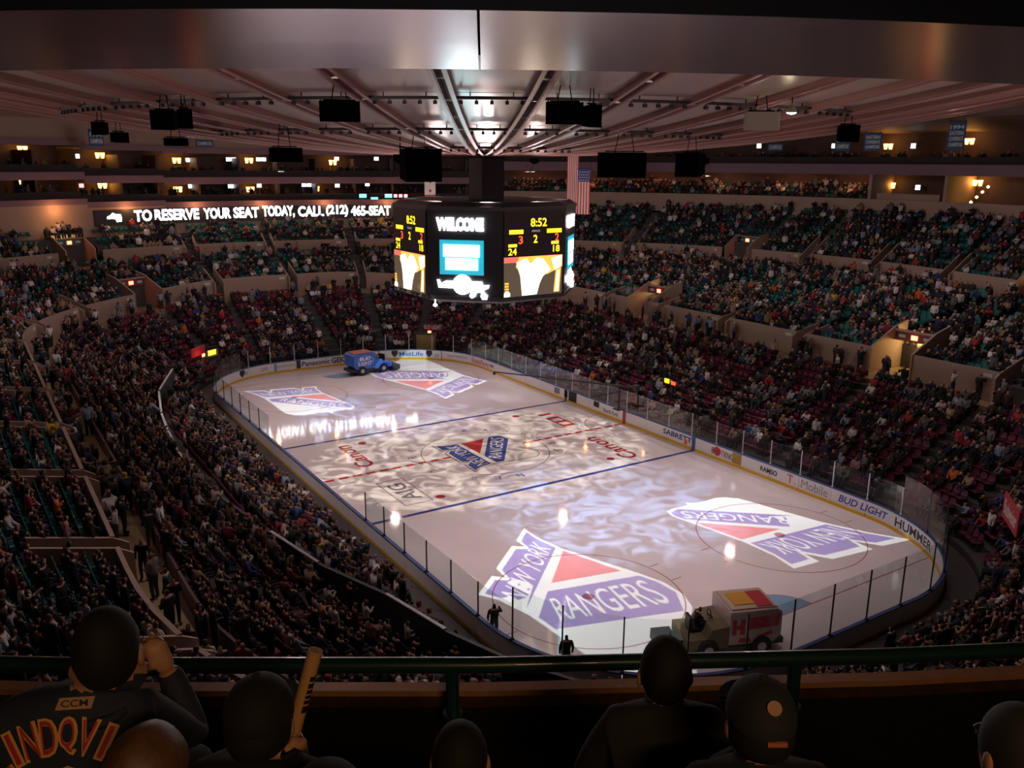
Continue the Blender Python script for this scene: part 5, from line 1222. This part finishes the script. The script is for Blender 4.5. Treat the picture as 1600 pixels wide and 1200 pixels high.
def cap(o, hc, m, back=True, emblem=None, strap=None, hood=None):
    mb = MB(); ell(mb, (hc[0], hc[1] - .008, hc[2] + .035), (.091, .110, .098), 24, 10, -12, 90); c = mb.obj('cap', m, o, smooth=True)
    s = 1                                            # peak to the front
    R = [[(hc[0] + (.085 - .02*k)*math.cos(a), hc[1] + s*(.085 + .028*k*1.0) + .012*math.sin(a)*0, hc[2] + .028 - .006*k) for a in (0, PI)] for k in range(4)]
    P = [(hc[0] + .088*math.cos(a), hc[1] + .085 + .085*math.sin(a)) for a in np.linspace(0, PI, 12)]
    MB().prism(P, hc[2] + .012, hc[2] + .022).obj('peak', m, c)
    MB().box((hc[0], hc[1] - .008, hc[2] + .142), (.018, .018, .008)).obj('button', m, c)
    if emblem: MB().lathe([(.019, -.004), (.019, .004)], 14, X=Matrix.Translation((hc[0] + .006, hc[1] - .088, hc[2] + .105)) @ Matrix.Rotation(.85, 4, 'X')).obj('emblem', emblem, c)
    if strap: MB().box((hc[0] + .012, hc[1] - .118, hc[2] + .022), (.05, .008, .012)).obj('strap', strap, c)
    return c
# jersey man, leaning his chin on his hand
def j1(J):
    J['elbR'] = ((.25, .12, .84), .055); J['wriR'] = ((.185, .17, 1.02), .04); J['hanR'] = ((.175, .165, 1.05), .03)
    J['shoL'] = ((-.17, -.02, 1.03), .078); J['shoR'] = ((.17, -.02, 1.03), .078); J['chest'] = ((0, -.04, .96), (.18, .125))
man, hc = front_person(169, 1013, 2.32, FNAVY, 'person in navy jersey with red lettering, chin on hand, at the left', j1, yaw=.12, head_dx=.075)
hair(man, hc, HBLK, (.084, .102, .116), .018, -44)
hand_obj(man, (.178, .165, 1.04), (-.2, -.35, .5), 1.2, FSKIN, 1)
MB().tube([(.075*math.cos(a) + .045, .065*math.sin(a) - .01, 1.055 + .01*math.sin(a)) for a in np.linspace(0, TAU, 17)[:-1]], .016, 6, closed=True).obj('collar', FNAVY, man, smooth=True)
bvh = BVHTree.FromPolygons([v.co[:] for v in man.data.vertices], [tuple(p.vertices) for p in man.data.polygons])
VD, VU = Vector((0, math.cos(.57), -math.sin(.57))), Vector((0, math.sin(.57), math.cos(.57)))
def on_back(V, F, name, m, lift):
    """print on the cloth: (x, v) measured from the head, v along the slope of the back"""
    P = []
    for x, v in V:
        q = Vector((x, hc[1], hc[2])) + VU * v; hit = bvh.ray_cast(q - VD * 1.2, VD)
        P.append(tuple((hit[0] if hit[0] is not None else q) - VD * lift))
    return link(name, mkmesh(name, P, F, m), man)
word = 'LINDQVIST'; n = len(word); R_ = .27
for i, ch in enumerate(word):
    a = (i - 3.6) * .172; cx, cz = R_*math.sin(a) - .022, -.205 - R_ + R_*math.cos(a); wd = .012 if ch == 'I' else .034
    for e, m, lift in ((.007, GOLD, .020), (0, LRED, .0235)):
        V, F = text_fit(ch, wd + 2*e, .082 + 2*e, .03 if e else .0); c, s = math.cos(a), math.sin(a)
        on_back([(cx + x*c + y*s, cz - x*s + y*c) for x, y in V], F, 'jersey_letter', m, lift)
for i, ch in enumerate('30'):
    for e, m, lift in ((.010, GOLD, .009), (0, LRED, .014)):
        V, F = text_fit(ch, .115 + 2*e, .19 + 2*e, .03); on_back([(x - .165 + i*.155, z - .385) for x, z in V], F, 'jersey_number', m, lift)
on_back([(-.040, -.142), (.048, -.142), (.056, -.112), (-.032, -.112)], [(0, 1, 2, 3)], 'maker_patch', PATCH, .009)
V, F = text_fit('CCM', .066, .017, .01); on_back([(x + .008, z - .127) for x, z in V], F, 'maker_lettering', FNAVY, .013)
# child with long brown hair
ch, hc = front_person(236, 1202, 1.95, FDARK, 'person with long brown hair in front of the jersey, bottom left', yaw=-.2, scale=.9)
def longf(p):
    z = p[2]; k = 1.0 if z > 1.2 else 1 + (1.2 - z)*.35; return (p[0]*k, p[1]*k - max(0, 1.2 - z)*.10, p[2])
mb = MB(); ell(mb, (0, .0, 1.225), (.098, .114, .114), 72, 16, -10, 90, f=lambda p: (p[0]*(1 + .02*math.sin(38*math.atan2(p[1], p[0]) + 3*math.sin(40*p[2]))), p[1]*(1 + .02*math.sin(38*math.atan2(p[1], p[0]) + 3*math.sin(40*p[2]))), p[2] + .004*math.cos(p[0]*60))); mb.obj('hair', HBRN, ch, smooth=True)
MB().loft([[(.100*k*math.cos(a), -.015 + .105*k*math.sin(a) if math.sin(a) < .3 else .02, z) for a in np.linspace(PI*.92, PI*2.08, 18)] + [(.07*k*math.cos(a), .0, z) for a in np.linspace(PI*2.08, PI*.92, 10)] for k, z in ((1.0, 1.215), (1.08, 1.12), (1.2, 1.0), (1.25, .88))]).obj('hair_length', HBRN, ch, smooth=True)
# capped spectator holding a clapper stick
ha = Vector(at_d(406, 1122, 2.30)) - Matrix.Rotation(-YAW, 3, 'Z') @ Vector((0, .02, 1.21)); grip = Matrix.Rotation(YAW, 3, 'Z') @ (Vector(at_d(455, 1160, 2.40)) - ha)
def j2(J): J['elbR'] = ((.27, .10, .82), .055); J['wriR'] = ((grip.x + .035, grip.y - .02, grip.z - .085), .036); J['hanR'] = ((grip.x + .028, grip.y - .015, grip.z - .06), .026)
p2_, hc = front_person(406, 1122, 2.30, FDARK, 'person in black cap holding up a tan stick, left of centre', j2)
cap(p2_, hc, CAPB, strap=None); hair(p2_, hc, HBLK, (.089, .105, .10), .0, -30)
MB().tube([(.11*math.cos(a), .085*math.sin(a) - .03, 1.03 + .02*math.sin(a)) for a in np.linspace(0, TAU, 17)[:-1]], .035, 8, closed=True).obj('hood', FGREY, p2_, smooth=True)
a, b = Vector(at_d(493, 1016, 2.36)), Vector(at_d(452, 1168, 2.40)); st = empty('clapper_stick', b); tag(st, 'tan cardboard clapper stick with dark lettering held up in one hand', 'stick')
d_ = a - b; Q = d_.to_track_quat('Z', 'Y').to_matrix().to_4x4(); L_ = d_.length; TAN = M('cardboard_tan', (.50, .27, .11), .32, coat=.4)
MB().lathe([(.0205, 0), (.0205, L_)], 16, X=Q).lathe([(.0175, L_), (.0175, L_ - .004)], 16, X=Q).obj('tube', TAN, st, smooth=False)
vdir = Vector(CAM) - (a + b)/2; vl = Q.to_3x3().inverted() @ vdir; va = math.atan2(vl.y, vl.x) + .75
mb = MB()
for k, (z0, z1) in enumerate(((.40, .47), (.49, .53), (.545, .58), (.595, .635), (.65, .70), (.72, .77))):
    mb.loft([[(  .0212*math.cos(va + t),   .0212*math.sin(va + t), z) for t in np.linspace(-.45, .45, 5)] for z in (L_*z0, L_*z1)], X=Q, caps=False)
mb.obj('printed_lettering', BLACK, st)
hl = p2_.matrix_world; bpy.context.view_layer.update(); lb = p2_.matrix_world.inverted() @ (b + d_*.03)
hand_obj(p2_, (grip.x + .03, grip.y - .02, grip.z - .07), (.05, -.2, .9), 1.35, FSKIN, 1)
# others
p3_, hc = front_person(719, 1182, 2.62, FDARK, 'person with short dark hair, only the head showing, bottom centre'); hair(p3_, hc, HBLK, (.084, .103, .112), .018, -26)
p4_, hc = front_person(1039, 1048, 2.85, FJACK, 'broad person in dark jacket sitting up before the rail, right of centre'); hair(p4_, hc, HBLK, (.084, .103, .118), .020, -46); 
p5_, hc = front_person(1187, 1125, 2.30, FGREY, 'person in dark cap with tan emblem and orange strap, right of centre'); cap(p5_, hc, CAPN, emblem=PATCH, strap=ORANGE); hair(p5_, hc, HBLK, (.088, .104, .10), .0, -28)
MB().tube([(.125*math.cos(a), .09*math.sin(a) - .03, 1.02 + .035*math.sin(a)) for a in np.linspace(0, TAU, 17)[:-1]], .042, 8, closed=True).obj('hood', FGREY, p5_, smooth=True)
p6_, hc = front_person(1588, 1170, 2.15, FDARK, 'person with grey-lit dark hair cut off by the right edge', yaw=.25); hair(p6_, hc, M('hair_grey_lit', (.022, .022, .022), .75), (.086, .105, .116), .02, -36)  # grey light on the dark hair is put into its colour
p7_, hc = front_person(512, 1266, 2.05, FGREY, 'person in dark hood cut off by the bottom edge'); hair(p7_, hc, FGREY, (.10, .118, .12), .02, -60, name='hood')
# dim warm concourse lamp behind the photographer
ld = bpy.data.lights.new('concourse_lamp', 'AREA'); ld.shape = 'RECTANGLE'; ld.size = 1.2; ld.size_y = .25; ld.energy = 30; ld.color = (1.0, .58, .26)
lo = link('concourse_lamp', ld, None, tuple(np.array(pol(61.0, AC - 1, 21.3)))); look(lo, tuple(pol(54, AC, 17.0)))
